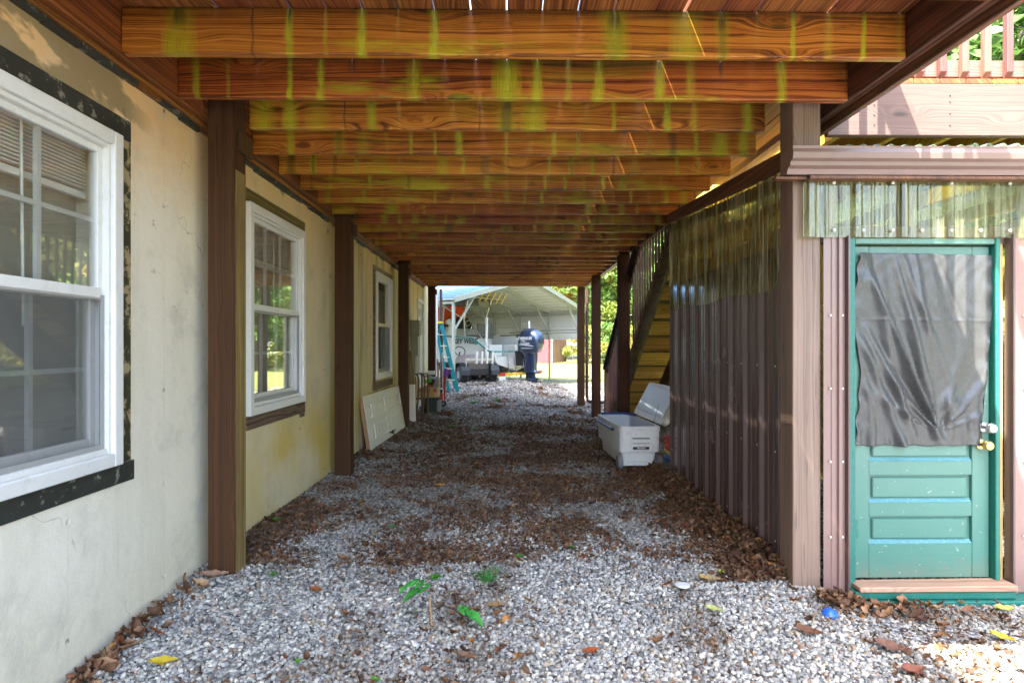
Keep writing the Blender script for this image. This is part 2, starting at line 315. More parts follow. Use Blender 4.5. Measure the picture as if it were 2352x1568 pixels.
def glass():
    m, nt, b = new_mat('window glass')
    out = nt.nodes['Material Output']
    tr = nd(nt, 'ShaderNodeBsdfTransparent', {0: (.96, .975, .96, 1)})
    gl = nd(nt, 'ShaderNodeBsdfGlossy', {'Color': (1, 1, 1, 1), 'Roughness': .015})
    f = schlick(nt, .13, .8)
    mxs = nd(nt, 'ShaderNodeMixShader', {0: f, 1: tr.outputs[0], 2: gl.outputs[0]})
    bp = nd(nt, 'ShaderNodeBump', {'Height': noi(nt, pos(nt), 2.5, 1), 'Distance': .002, 'Strength': .2}); nt.links.new(bp.outputs[0], gl.inputs['Normal'])
    nt.links.new(mxs.outputs[0], out.inputs[0]); return m
MT['glass'] = glass()
def screen():
    m, nt, b = new_mat('insect screen mesh')
    out = nt.nodes['Material Output']
    tr = nd(nt, 'ShaderNodeBsdfTransparent', {0: (1, 1, 1, 1)})
    df = nd(nt, 'ShaderNodeBsdfDiffuse', {0: (.13, .135, .14, 1)})
    mxs = nd(nt, 'ShaderNodeMixShader', {0: .42, 1: tr.outputs[0], 2: df.outputs[0]})
    nt.links.new(mxs.outputs[0], out.inputs[0]); return m
MT['screen'] = screen()
def clearplastic(name, tint, haze, gloss=.04, hc=(.74, .76, .50)):
    m, nt, b = new_mat(name)
    out = nt.nodes['Material Output']
    P = pos(nt); x, y, z = sep(nt, P)
    st = noi(nt, com(nt, ma(nt, 'MULTIPLY', x, 70), ma(nt, 'MULTIPLY', y, 70), ma(nt, 'MULTIPLY', z, 2.5)), 1., 4, .65)
    tr = nd(nt, 'ShaderNodeBsdfRefraction', {'Color': (*tint, 1), 'Roughness': .04, 'IOR': 1.12})
    tr2 = nd(nt, 'ShaderNodeBsdfTransparent', {0: (*tint, 1)})
    tm = nd(nt, 'ShaderNodeMixShader', {0: .35, 1: tr2.outputs[0], 2: tr.outputs[0]})
    gl = nd(nt, 'ShaderNodeBsdfGlossy', {'Roughness': .08})
    tl = nd(nt, 'ShaderNodeBsdfTranslucent', {0: (*[min(.95, k * 1.2) for k in hc], 1)})
    df = nd(nt, 'ShaderNodeBsdfDiffuse', {0: (*[k * .75 for k in hc], 1)})
    hz = nd(nt, 'ShaderNodeMixShader', {0: .5, 1: tl.outputs[0], 2: df.outputs[0]})
    a = nd(nt, 'ShaderNodeMixShader', {0: ma(nt, 'MULTIPLY', sstep(nt, st, .35, .75), haze), 1: tm.outputs[0], 2: hz.outputs[0]})
    f = schlick(nt, gloss, .5)
    c = nd(nt, 'ShaderNodeMixShader', {0: f, 1: a.outputs[0], 2: gl.outputs[0]})
    nt.links.new(c.outputs[0], out.inputs[0]); return m
MT['clear'] = clearplastic('clear corrugated plastic', (.92, .94, .78), .55)
MT['clearside'] = clearplastic('clear side plastic with painted glow', (.88, .86, .66), .72, .06, (.86, .78, .52))  # golden haze colour stands in for the lit shed interior
MT['clearroof'] = clearplastic('greenish corrugated roof plastic', (.85, .95, .80), .75, .10, (.62, .74, .52))

def attrmat(name, rough=.8, spec=.3, trans=0., bmp=0.):
    m, nt, b = new_mat(name)
    a = nd(nt, 'ShaderNodeAttribute', attribute_name='tint')
    c = a.outputs['Color']
    n = noi(nt, pos(nt), 55, 3, .6)
    c = mx(nt, n, mx(nt, 1., c, (.72, .72, .74), 'MULTIPLY'), mx(nt, 1., c, (1.25, 1.25, 1.22), 'MULTIPLY'))
    setb(nt, b, col=c, rough=rough, spec=spec)
    if trans > 0:
        out = nt.nodes['Material Output']
        tl = nd(nt, 'ShaderNodeBsdfTranslucent', {0: c})
        ms = nd(nt, 'ShaderNodeMixShader', {0: trans, 1: b.outputs[0], 2: tl.outputs[0]})
        nt.links.new(ms.outputs[0], out.inputs[0])
    return m
MT['stone'] = attrmat('crushed limestone', .85, .3)
MT['leaf'] = attrmat('dry leaf', .7, .3, .15)
MT['foliage'] = attrmat('tree leaf', .55, .4, .35)

def groundmat():
    m, nt, b = new_mat('gravel bed')
    P = pos(nt)
    vo = nd(nt, 'ShaderNodeTexVoronoi', {'Vector': P, 'Scale': 42.}, feature='F1')
    cc = rmp(nt, sep(nt, vo.outputs['Color'])[0], [(0, (.16, .155, .15)), (.5, (.40, .40, .42)), (.85, (.58, .58, .58)), (1, (.40, .33, .26))])
    ed = sstep(nt, vo.outputs['Distance'], .35, .75)
    c = mx(nt, ed, cc, (.05, .04, .035))
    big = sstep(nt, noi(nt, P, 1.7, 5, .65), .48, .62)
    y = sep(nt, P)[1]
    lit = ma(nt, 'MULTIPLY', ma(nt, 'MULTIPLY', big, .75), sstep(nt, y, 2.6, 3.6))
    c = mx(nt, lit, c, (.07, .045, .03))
    setb(nt, b, col=c, rough=.9, spec=.2)
    bump(nt, b, ma(nt, 'SUBTRACT', 1., vo.outputs['Distance']), .012, .8)
    return m
MT['ground'] = groundmat()
def lawnmat():
    m, nt, b = new_mat('lawn grass')
    P = pos(nt)
    n1 = noi(nt, P, .5, 5, .65); n2 = noi(nt, P, 25, 4, .7)
    c = mx(nt, n1, (.09, .125, .028), (.18, .185, .055))
    c = mx(nt, ma(nt, 'MULTIPLY', sstep(nt, n2, .4, .7), .5), c, (.22, .20, .09))
    setb(nt, b, col=c, rough=.9, spec=.2)
    bump(nt, b, n2, .03, .7)
    return m
MT['lawn'] = lawnmat()
def curtainmat():
    m, nt, b = new_mat('curtain with ogee pattern')
    P = pos(nt); x, y, z = sep(nt, P)
    yy = ma(nt, 'MULTIPLY', y, 2 * math.pi / .13); zz = ma(nt, 'MULTIPLY', z, 2 * math.pi / .26)
    s = ma(nt, 'ADD', ma(nt, 'COSINE', yy), ma(nt, 'MULTIPLY', ma(nt, 'COSINE', zz), .9))
    l = ma(nt, 'SUBTRACT', 1., sstep(nt, ma(nt, 'ABSOLUTE', s), .10, .30))
    c = mx(nt, l, (.60, .585, .52), (.22, .21, .18))
    setb(nt, b, col=c, rough=.85, spec=.2); return m
MT['curtain'] = curtainmat()
MT['blind'] = plain('window blind', (.85, .84, .80), .5)
MT['room'] = plain('shaded room wall', (.42, .39, .33), .9)
MT['brownblind'] = plain('brown roller shade', (.20, .15, .09), .8)
MT['lace'] = plain('white lace curtain', (.62, .63, .60), .8)
# ------------------------------------------------------------------ mesh and object helpers
class MB:
    def __init__(s): s.v = []; s.f = []; s.sm = False
    def add(s, vs_, fs):
        k = len(s.v); s.v += [tuple(p) for p in vs_]; s.f += [tuple(i + k for i in f) for f in fs]; return s
    def box(s, x0, x1, y0, y1, z0, z1):
        if x0 > x1: x0, x1 = x1, x0
        if y0 > y1: y0, y1 = y1, y0
        if z0 > z1: z0, z1 = z1, z0
        return s.add([(x0, y0, z0), (x1, y0, z0), (x1, y1, z0), (x0, y1, z0), (x0, y0, z1), (x1, y0, z1), (x1, y1, z1), (x0, y1, z1)],
                     [(0, 3, 2, 1), (4, 5, 6, 7), (0, 1, 5, 4), (1, 2, 6, 5), (2, 3, 7, 6), (3, 0, 4, 7)])
    def prism(s, poly, axis, a, b):
        """poly in the two other axes (x: y,z ; y: x,z ; z: x,y), extruded from a to b"""
        def P(p, t):
            return {'x': (t, p[0], p[1]), 'y': (p[0], t, p[1]), 'z': (p[0], p[1], t)}[axis]
        n = len(poly); vs_ = [P(p, a) for p in poly] + [P(p, b) for p in poly]
        fs = [tuple(range(n)), tuple(range(2 * n - 1, n - 1, -1))] + [(i, i + n, (i + 1) % n + n, (i + 1) % n) for i in range(n)]
        return s.add(vs_, fs)
    def bar(s, p, q, w, h, up=(0, 0, 1)):
        p = Vector(p); q = Vector(q); d = (q - p).normalized(); u = Vector(up)
        if abs(d.dot(u)) > .98: u = Vector((0, 1, 0))
        r = d.cross(u).normalized(); u = r.cross(d).normalized()
        vs_ = []
        for c in (p, q):
            for a, b in ((-1, -1), (1, -1), (1, 1), (-1, 1)): vs_.append(c + r * (a * w / 2) + u * (b * h / 2))
        return s.add(vs_, [(0, 1, 2, 3), (7, 6, 5, 4), (0, 4, 5, 1), (1, 5, 6, 2), (2, 6, 7, 3), (3, 7, 4, 0)])
    def tube(s, pts, r, n=8, cap=True):
        pts = [Vector(p) for p in pts]; rs = r if isinstance(r, (list, tuple)) else [r] * len(pts)
        k = len(s.v); prev = None
        for i, p in enumerate(pts):
            d = (pts[min(i + 1, len(pts) - 1)] - pts[max(i - 1, 0)]).normalized()
            if prev is None: a = d.orthogonal().normalized()
            else: a = (prev - d * prev.dot(d)).normalized()
            prev = a; b = d.cross(a)
            for j in range(n):
                t = 2 * math.pi * j / n; s.v.append(tuple(p + (a * math.cos(t) + b * math.sin(t)) * rs[i]))
        for i in range(len(pts) - 1):
            for j in range(n):
                s.f.append((k + i * n + j, k + i * n + (j + 1) % n, k + (i + 1) * n + (j + 1) % n, k + (i + 1) * n + j))
        if cap:
            s.f.append(tuple(k + j for j in range(n - 1, -1, -1))); s.f.append(tuple(k + (len(pts) - 1) * n + j for j in range(n)))
        s.sm = True; return s
    def lathe(s, prof, c=(0, 0, 0), axis='z', n=20):
        """prof: (radius, along)"""
        k = len(s.v)
        for r, t in prof:
            for j in range(n):
                a = 2 * math.pi * j / n; u, v = r * math.cos(a), r * math.sin(a)
                q = {'z': (u, v, t), 'x': (t, u, v), 'y': (u, t, v)}[axis]
                s.v.append((q[0] + c[0], q[1] + c[1], q[2] + c[2]))
        for i in range(len(prof) - 1):
            for j in range(n):
                s.f.append((k + i * n + j, k + i * n + (j + 1) % n, k + (i + 1) * n + (j + 1) % n, k + (i + 1) * n + j))
        s.f.append(tuple(k + j for j in range(n))); s.f.append(tuple(k + (len(prof) - 1) * n + j for j in range(n - 1, -1, -1)))
        s.sm = True; return s
    def loft(s, secs, cap=True):
        k = len(s.v); n = len(secs[0])
        for sec in secs: s.v += [tuple(p) for p in sec]
        for i in range(len(secs) - 1):
            for j in range(n):
                s.f.append((k + i * n + j, k + i * n + (j + 1) % n, k + (i + 1) * n + (j + 1) % n, k + (i + 1) * n + j))
        if cap:
            s.f.append(tuple(k + j for j in range(n))); s.f.append(tuple(k + (len(secs) - 1) * n + j for j in range(n - 1, -1, -1)))
        return s
    def grid(s, nx, ny, fn):
        k = len(s.v)
        for j in range(ny + 1):
            for i in range(nx + 1): s.v.append(tuple(fn(i / nx, j / ny)))
        for j in range(ny):
            for i in range(nx):
                a = k + j * (nx + 1) + i; s.f.append((a, a + 1, a + nx + 2, a + nx + 1))
        return s
    def mesh(s, name, mat, org=(0, 0, 0), smooth=None, recalc=True):
        me = bpy.data.meshes.new(name)
        me.from_pydata([(p[0] - org[0], p[1] - org[1], p[2] - org[2]) for p in s.v], [], s.f)
        me.materials.append(MT[mat] if isinstance(mat, str) else mat)
        me.update()
        if recalc:
            import bmesh
            bm = bmesh.new(); bm.from_mesh(me); bmesh.ops.recalc_face_normals(bm, faces=bm.faces); bm.to_mesh(me); bm.free()
        if s.sm if smooth is None else smooth:
            me.polygons.foreach_set('use_smooth', [True] * len(me.polygons))
            try: me.set_sharp_from_angle(angle=R(38))
            except Exception: pass
        return me
ORG = {}
def tag(o, label=None, cat=None, group=None, kind=None):
    if label: o['label'] = label
    if cat: o['category'] = cat
    if group: o['group'] = group
    if kind: o['kind'] = kind
    return o
def thing(name, label, cat, loc=(0, 0, 0), rotz=0, group=None, local=False):
    o = bpy.data.objects.new(name, None); COL.objects.link(o); o.empty_display_size = .1
    o.location = loc; o.rotation_euler = (0, 0, rotz)
    ORG[o.name] = (0, 0, 0) if local else tuple(loc)
    return tag(o, label, cat, group)
def put(name, mb, mat, parent=None, at=None, bevel=0., seg=1, smooth=None, solid=0., label=None, kind=None, me=None):
    po = ORG.get(parent.name, (0, 0, 0)) if parent else (0, 0, 0)
    if me is None: me = mb.mesh(name, mat, (0, 0, 0) if at is not None else po, smooth)
    o = bpy.data.objects.new(name, me); COL.objects.link(o)
    if parent: o.parent = parent
    if at is not None:
        o.location = (at[0] - po[0], at[1] - po[1], at[2] - po[2]); ORG[o.name] = tuple(at)
    else: ORG[o.name] = po
    if solid:
        md = o.modifiers.new('thickness', 'SOLIDIFY'); md.thickness = solid; md.offset = 0
    if bevel:
        md = o.modifiers.new('bevel', 'BEVEL'); md.width = bevel; md.segments = seg; md.limit_method = 'ANGLE'; md.angle_limit = R(40)
    return tag(o, label, kind=kind)
def solo(name, mb, mat, label, cat, at=None, group=None, **k):
    o = put(name, mb, mat, None, at, **k); return tag(o, label, cat, group)
def text(name, body, size, mat, parent, loc, rot, extrude=.002, shear=0., bold=0., sx=1.):
    cu = bpy.data.curves.new(name, 'FONT'); cu.body = body; cu.size = size; cu.extrude = extrude; cu.shear = shear; cu.offset = bold
    cu.align_x = 'CENTER'; cu.align_y = 'CENTER'; cu.resolution_u = 2
    t = bpy.data.objects.new(name, cu); COL.objects.link(t)
    me = bpy.data.meshes.new_from_object(t.evaluated_get(bpy.context.evaluated_depsgraph_get()))
    bpy.data.objects.remove(t); me.materials.clear(); me.materials.append(MT[mat])
    o = bpy.data.objects.new(name, me); COL.objects.link(o); o.parent = parent; o.location = loc; o.rotation_euler = rot; o.scale = (sx, 1, 1)
    return o
def sms(a, b, t):
    t = np.clip((t - a) / (b - a), 0, 1); return t * t * (3 - 2 * t)
def gz(x, y):
    """height of the ground"""
    x = np.asarray(x, float); y = np.asarray(y, float)
    z = -.10 * (1 - sms(1.4, 3.1, y)) * (1 - .4 * sms(-1, 2, x))
    z = z + .20 * sms(11.5, 14.5, y) * (1 - sms(0.1, 1.8, x)) * (1 - sms(17, 19, y))
    z = z + .012 * np.sin(x * 3.1 + 1.0) * np.sin(y * 2.3) + .03 * sms(1.15, 1.42, x) * (1 - sms(5.0, 5.4, y)) * sms(2.9, 3.4, y)
    z = z - .055 * sms(1.5, 1.75, x) * (1 - sms(3.0, 3.3, y)) * sms(2.2, 2.6, y)
    z = z + .025 * (1 - sms(-1.55, -1.2, x)) * sms(2.6, 4, y)
    return z

# ------------------------------------------------------------------ ground
g = MB(); g.grid(110, 140, lambda u, v: (-12 + 20 * u, -12 + 31 * v, float(gz(-12 + 20 * u, -12 + 31 * v))))
go = put('gravel_ground', g, 'ground', smooth=True); tag(go, 'gravel ground under and around the deck', kind='structure')
l = MB()
for (x0, x1, y0, y1) in ((8, 300, -12, 19), (-300, -12, -12, 19), (-300, 300, 19, 500), (-300, 300, -80, -12)):
    l.add([(x0, y0, -.004), (x1, y0, -.004), (x1, y1, -.004), (x0, y1, -.004)], [(0, 1, 2, 3)])
lo = put('lawn', l, 'lawn'); tag(lo, 'mown grass beyond the gravel', kind='structure')
# a tongue of lawn that reaches in beside the carport, 4 mm over the gravel
l = MB(); l.grid(12, 30, lambda u, v: (2.9 + 5.1 * u + .3 * math.sin(v * 9) * (1 - u), 12.6 + 6.4 * v, float(gz(2.9 + 5.1 * u, 12.6 + 6.4 * v)) + .02))
lo = put('lawn_edge', l, 'lawn'); tag(lo, kind='structure')

# ------------------------------------------------------------------ the house
XW = -1.62
house = thing('house', 'cream plastered house wall with brown posts in front, along the left', 'house', (XW, 4, 0))
WY0, WY1 = -6., 13.5
WINS = [(1.45, 2.46, .70, 2.06), (3.67, 4.68, .75, 2.09), (7.25, 8.24, .77, 2.11)]
DOORY = (10.72, 11.42, -.05, 2.02)
def wall_with_holes(x, holes, y0, y1, z0, z1, depth):
    ys = sorted({y0, y1, *[h[0] for h in holes], *[h[1] for h in holes]}); zs = sorted({z0, z1, *[h[2] for h in holes], *[h[3] for h in holes]})
    m = MB()
    for a, b in zip(ys, ys[1:]):
        for c, d in zip(zs, zs[1:]):
            cy_, cz = (a + b) / 2, (c + d) / 2
            if any(h[0] < cy_ < h[1] and h[2] < cz < h[3] for h in holes): continue
            m.add([(x, a, c), (x, b, c), (x, b, d), (x, a, d)], [(0, 1, 2, 3)])
    for h in holes:
        a, b, c, d = h; e = x - depth
        m.add([(x, a, c), (x, b, c), (x, b, d), (x, a, d), (e, a, c), (e, b, c), (e, b, d), (e, a, d)], [(0, 4, 5, 1), (1, 5, 6, 2), (2, 6, 7, 3), (3, 7, 4, 0)])
    return m
holes = [(a + .03, b - .03, c + .03, d - .03) for a, b, c, d in WINS] + [DOORY]
put('wall', wall_with_holes(XW, holes, WY0, WY1, -.3, 2.40, .14), 'stucco', house)
e = MB(); e.box(XW - .2, XW - 9, WY1 - .01, WY0, -.3, 2.40); put('inner_shell', e, 'dark', house)
e = MB(); e.box(XW - .001, XW - 9, WY1, WY1 + .02, -.3, 6.8); put('end_wall', e, 'concrete', house)
e = MB(); e.box(XW, XW - 9, WY0, WY1, 2.64, 6.8); put('upper_wall', e, 'concrete', house)
e = MB(); e.box(XW - .001, XW - .1, WY0, WY1, 2.40, 2.64); put('sill_plate', e, 'dark', house)
e = MB(); e.prism([(XW + .49, 6.8), (XW - 9.4, 6.8), (XW - 9.4, 7.0), (XW - 4.5, 8.8), (XW + .49, 7.0)], 'y', WY0 - .4, WY1 + .4); put('roof', e, 'roofing', house)
e = MB(); e.box(XW + .002, XW + .018, 12.85, 13.5, -.1, 2.34); put('corner_board', e, 'white', house, bevel=.004)
e = MB(); e.box(XW + .018, XW + .05, 13.40, 13.52, .1, 2.5); put('corner_trim', e, 'white', house, bevel=.004)

def window(i, a, b, c, d):
    X = XW
    wd = thing('window', None, None); COL.objects.unlink(wd); bpy.data.objects.remove(wd)
    fr = MB(); F = .055
    x0, x1 = X - .05, X + .035
    fr.box(x0, x1, a, a + F, c, d); fr.box(x0, x1, b - F, b, c, d)
    fr.box(x0, x1, a + F, b - F, d - F, d); fr.box(x0, x1, a + F, b - F, c, c + F)
    fo = put('window', fr, 'vinyl', house, bevel=.006, seg=2)
    # stepped inner lip of the frame
    lp = MB(); q = F; x1b = X + .018
    lp.box(X - .045, x1b, a + q, a + q + .018, c + q, d - q); lp.box(X - .045, x1b, b - q - .018, b - q, c + q, d - q)
    lp.box(X - .045, x1b, a + q + .018, b - q - .018, d - q - .018, d - q); lp.box(X - .045, x1b, a + q + .018, b - q - .018, c + q, c + q + .022)
    put('frame_lip', lp, 'vinyl', fo, bevel=.003)
    a2, b2, c2, d2 = a + q + .018, b - q - .018, c + q + .022, d - q - .018
    zm = (c2 + d2) / 2 + .01
    for up in (1, 0):
        z0, z1 = (zm - .012, d2) if up else (c2, zm + .012)
        xs = X - .004 if up else X - .032          # the top sash stands in front
        s = .028 if up else .034
        sh = MB()
        sh.box(xs - .024, xs, a2, a2 + s, z0, z1); sh.box(xs - .024, xs, b2 - s, b2, z0, z1)
        sh.box(xs - .024, xs, a2 + s, b2 - s, z1 - s, z1); sh.box(xs - .024, xs + (.012 if up else 0), a2 + s, b2 - s, z0, z0 + s + .012)
        so_ = put('sash', sh, 'vinyl', fo, bevel=.003)
        gl = MB(); gl.box(xs - .016, xs - .012, a2 + s, b2 - s, z0 + s + .012, z1 - s)
        put('pane', gl, 'glass', fo)
        if i != 2:
            mu = MB(); zmid = (z0 + s + .012 + z1 - s) / 2
            for k in (1, 2):
                yy = a2 + s + (b2 - a2 - 2 * s) * k / 3; mu.box(xs - .034, xs - .018, yy - .009, yy + .009, z0 + s, z1 - s)
            mu.box(xs - .0335, xs - .0185, a2 + s, b2 - s, zmid - .009, zmid + .009)
            put('muntin', mu, 'vinyl', fo)
        if not up:
            sf = MB(); t = .02; xx = X + .004
            sf.box(xx - .008, xx, a2, a2 + t, z0, z1 - .012); sf.box(xx - .008, xx, b2 - t, b2, z0, z1 - .012); sf.box(xx - .008, xx, a2 + t, b2 - t, z0, z0 + t); sf.box(xx - .008, xx, a2 + t, b2 - t, z1 - .012 - t, z1 - .012)
            put('screen_frame', sf, 'vinylgrey', fo)
            if i != 1:
                sm = MB(); sm.add([(xx - .004, a2 + t, z0 + t), (xx - .004, b2 - t, z0 + t), (xx - .004, b2 - t, z1 - .03), (xx - .004, a2 + t, z1 - .03)], [(0, 1, 2, 3)])
                put('insect_screen', sm, 'screen', fo)
    # inside: reveal box, blind, curtain
    xi = X - .14
    if i == 0:
        cu = MB(); cu.grid(60, 6, lambda u, v: (xi + .02 + .014 * math.sin(u * 40), a + (b - a) * .56 * u, c + (d - c) * v)); put('curtain', cu, 'curtain', fo, smooth=True)
    bl = MB(); zt = d - .05; nb = 12 if i == 0 else 16; pitch = .014
    if i < 2:
        for k in range(nb): bl.box(xi + .035, xi + .06, a + .06, b - .06, zt - .03 - k * pitch - .004, zt - .03 - k * pitch)
        bl.box(xi + .03, xi + .065, a + .06, b - .06, zt - .03, zt); bl.box(xi + .035, xi + .06, a + .06, b - .06, zt - .06 - nb * pitch, zt - .035 - nb * pitch)
        put('blind', bl, 'blind', fo)
        wn_ = MB(); wn_.tube([(xi + .07, a + .62, zt - .03), (xi + .07, a + .63, zt - .75)], .005, 6); put('blind_wand', wn_, 'blind', fo)
    else:
        bl.grid(24, 4, lambda u, v: (X - .075 + .01 * math.sin(u * 30), a + .05 + (b - a - .1) * u, c + .66 + .50 * v)); put('curtain', bl, 'lace', fo, smooth=True)
        bb = MB(); bb.box(X - .085, X - .080, a + .05, b - .05, c, c + .66); put('roller_shade', bb, 'brownblind', fo)
    rb = MB(); rb.box(xi - .004, xi, a, b, c, d); put('room_back', rb, 'room' if i != 2 else 'brownblind', fo)
    return fo
for i, q in enumerate(WINS): window(i, *q)
# flashing and bare timber round the windows
def strips(nm, mat, rects, proud, bv=.002):
    for (a, b, c, d) in rects:
        m = MB(); m.box(XW + .001, XW + proud, a, b, c, d); put(nm, m, mat, house, bevel=bv)
a, b, c, d = WINS[0]
strips('flashing_strip', 'membrane', [(a - .09, b + .092, d + .001, d + .09)], .006)
strips('flashing_strip', 'membraneg', [(b + .001, b + .092, c - .0, d)], .005)
strips('flashing_strip', 'membrane', [(a - .09, b + .112, c - .085, c - .001)], .007)
a, b, c, d = WINS[1]
strips('window_casing', 'stringer', [(a - .04, b + .05, d + .001, d + .085)], .008)
strips('window_sill', 'weather', [(a - .02, b + .02, c - .085, c - .003)], .02)
strips('window_sill', 'weather', [(b - .06, b + .03, c - .12, c - .086)], .012)
a, b, c, d = WINS[2]
strips('window_casing', 'weather', [(a - .10, b + .08, d + .001, d + .07), (a - .10, a - .002, c - .03, d)], .012)
strips('window_sill', 'weather', [(a - .12, b + .06, c - .12, c - .031)], .022)
# white entry door far down the wall
a, b, c, d = DOORY
m = MB(); m.box(XW - .06, XW - .02, a + .03, b - .03, 0.02, d - .03); dr = put('entry_door', m, 'white', house, bevel=.004)
m = MB(); m.box(XW - .02, XW + .022, a - .04, a + .03, -.05, d + .04); m.box(XW - .02, XW + .022, b - .03, b + .04, -.05, d + .04); m.box(XW - .02, XW + .022, a + .03, b - .03, d - .03, d + .04)
put('door_frame', m, 'white', dr, bevel=.003)
for z0, z1 in ((1.55, 1.9), (1.0, 1.45), (.35, .9)):
    m = MB(); m.box(XW - .022, XW - .012, a + .16, b - .16, z0, z1); put('door_panel', m, 'glass' if z0 > .9 else 'white', dr, bevel=.003)
m = MB(); m.lathe([(.0, .0), (.012, 0), (.012, .03), (.028, .04), (.03, .06), (.015, .07), (0, .07)], (XW - .02, a + .09, .98), 'x', 12); put('knob', m, 'brass', dr)

def box_thing(name, label, cat, x0, x1, y0, y1, z0, z1, mat, extra=None):
    t = thing(name, label, cat, ((x0 + x1) / 2, (y0 + y1) / 2, z0))
    m = MB(); m.box(x0, x1, y0, y1, z0, z1); put('case', m, mat, t, bevel=.006, seg=2)
    if extra: extra(t)
    return t
def ex1(t):
    m = MB(); m.box(-1.596, -1.476, 9.874, 9.885, 1.38, 1.60); put('cover', m, 'boxgrey', t, bevel=.003)
    m = MB(); m.lathe([(.0, 0), (.045, 0), (.045, .02), (.0, .02)], (-1.46, 9.98, 1.5), 'x', 14); put('dial', m, 'glass', t)
box_thing('electric_meter_box', 'olive grey meter box high on the house wall past the third brown post', 'meter box', XW + .003, -1.46, 9.885, 10.12, 1.36, 1.62, 'boxgrey', ex1)
def ex2(t):
    m = MB(); m.box(XW + .003, -1.50, 10.19, 10.52, .72, 1.40); put('panel_door', m, 'white', t, bevel=.004)
    m = MB(); m.tube([(-1.57, 10.05, 1.05), (-1.57, 10.05, .65), (-1.59, 10.05, .1)], .018, 8); put('conduit', m, 'greyplastic', t)
box_thing('breaker_box', 'pale grey breaker box below the meter box on the wall', 'breaker box', XW + .003, -1.49, 9.93, 10.17, 1.02, 1.345, 'boxgrey', ex2)
def ex3(t):
    m = MB(); m.lathe([(0, 0), (.03, 0), (.05, -.05), (.045, -.09), (0, -.1)], (-1.54, 11.0, 1.55), 'z', 12); put('lamp_head', m, 'white', t)
box_thing('wall_lamp', 'small white box lamp on the wall beside the white entry door', 'lamp', XW + .023, -1.55, 10.62, 10.70, 1.50, 1.64, 'white')

# ------------------------------------------------------------------ the deck
deck = thing('deck', 'stained wooden deck overhead on brown posts, green with algae between boards', 'deck', (0, 6, 0))
JZ0, JZ1 = 2.360, 2.546
joist_long = None; joist_short = None
ys = [2.39 + .406 * k for k in range(-2, 23)]
for y in ys:
    if y > 11.45: break
    near = y < 3.1
    if abs(y - 1.984) < .01: y = 1.95
    x0, x1 = -1.54, (1.628 if near else 1.535)
    m = MB(); m.box(0, x1 - x0, -.019, .019, 0, JZ1 - JZ0)
    jx0 = x0
    if abs(y - 3.202) < .1: jx0 = -1.385; m = MB(); m.box(0, 1.41 - jx0, -.019, .019, 0, JZ1 - JZ0)
    jm = None
    key = (near, jx0)
    if near and joist_short is None: joist_short = m.mesh('joist', 'joist')
    if not near and jx0 == x0 and joist_long is None: joist_long = m.mesh('joist', 'joist')
    me = joist_short if (near and jx0 == x0) else (joist_long if jx0 == x0 else m.mesh('joist', 'joist'))
    put('joist', None, None, deck, at=(jx0, y, JZ0 + random.uniform(-.004, .002)), bevel=.005, seg=2, me=me)
m = MB(); m.box(-1.54, 1.63, 11.50, 11.54, JZ0 - .005, JZ1); put('rim_board', m, 'joist', deck, bevel=.004)
m = MB(); m.box(-1.60, 1.758, 1.27, 1.31, JZ0 - .005, JZ1); put('rim_board', m, 'joist', deck, bevel=.004)
# deck boards
bmesh_board = MB(); bmesh_board.box(-.0698, .0698, 0, 11.58 - 1.21, 0, .032); bme = bmesh_board.mesh('deck_board', 'board')
x = -1.6; k = 0
while x < 1.70:
    o = put('deck_board', None, None, deck, at=(x + .07275, 1.21 + random.uniform(-.01, .01), JZ1 + .001), bevel=.003, me=bme)
    o.rotation_euler = (0, 0, random.uniform(-.00018, .00018)); o.location.x += random.uniform(-.0015, .0015)
    if k == 15: o.location.x -= .0075
    x += .1455; k += 1
# ledger on the wall, built of two plies and a strip
for (x0, x1, z0, z1, n) in ((-1.580, -1.5415, JZ0 - .004, JZ1, 'ledger'), (-1.5985, -1.5815, JZ0 - .022, JZ1 - .002, 'ledger'), (-1.615, -1.600, JZ0 - .045, JZ1 - .01, 'ledger')):
    for (y0, y1) in ((1.14, 3.0), (3.003, 5.30), (5.303, 8.38), (8.383, 11.49)):
        m = MB(); m.box(x0, x1, y0, y1, z0, z1); put(n, m, 'ledger', deck, bevel=.004)
m = MB()  # black strip stands in for the dark gap above the wall
for k in range(60):
    y0 = 1.2 + k * .172; m.box(XW + .001, -1.595 - random.uniform(0, .006), y0, y0 + .172, 2.315 + random.uniform(-.012, .006), 2.336)
put('gap_shade_strip', m, 'membrane', deck)
# beams on the right
for (x0, x1, z0) in ((1.63, 1.656, JZ0 + .004), (1.658, 1.684, JZ0 + .004), (1.690, 1.720, JZ0 - .030), (1.726, 1.758, JZ0 - .008)):
    m = MB(); m.box(x0, x1, 1.315, 3.19, z0, JZ1); put('beam', m, 'beam', deck, bevel=.004)
for (x0, x1, z0) in ((1.536, 1.572, JZ0 - .012), (1.574, 1.612, JZ0 - .012)):
    m = MB(); m.box(x0, x1, 5.2, 11.56, z0, JZ1); put('beam', m, 'beam', deck, bevel=.004)
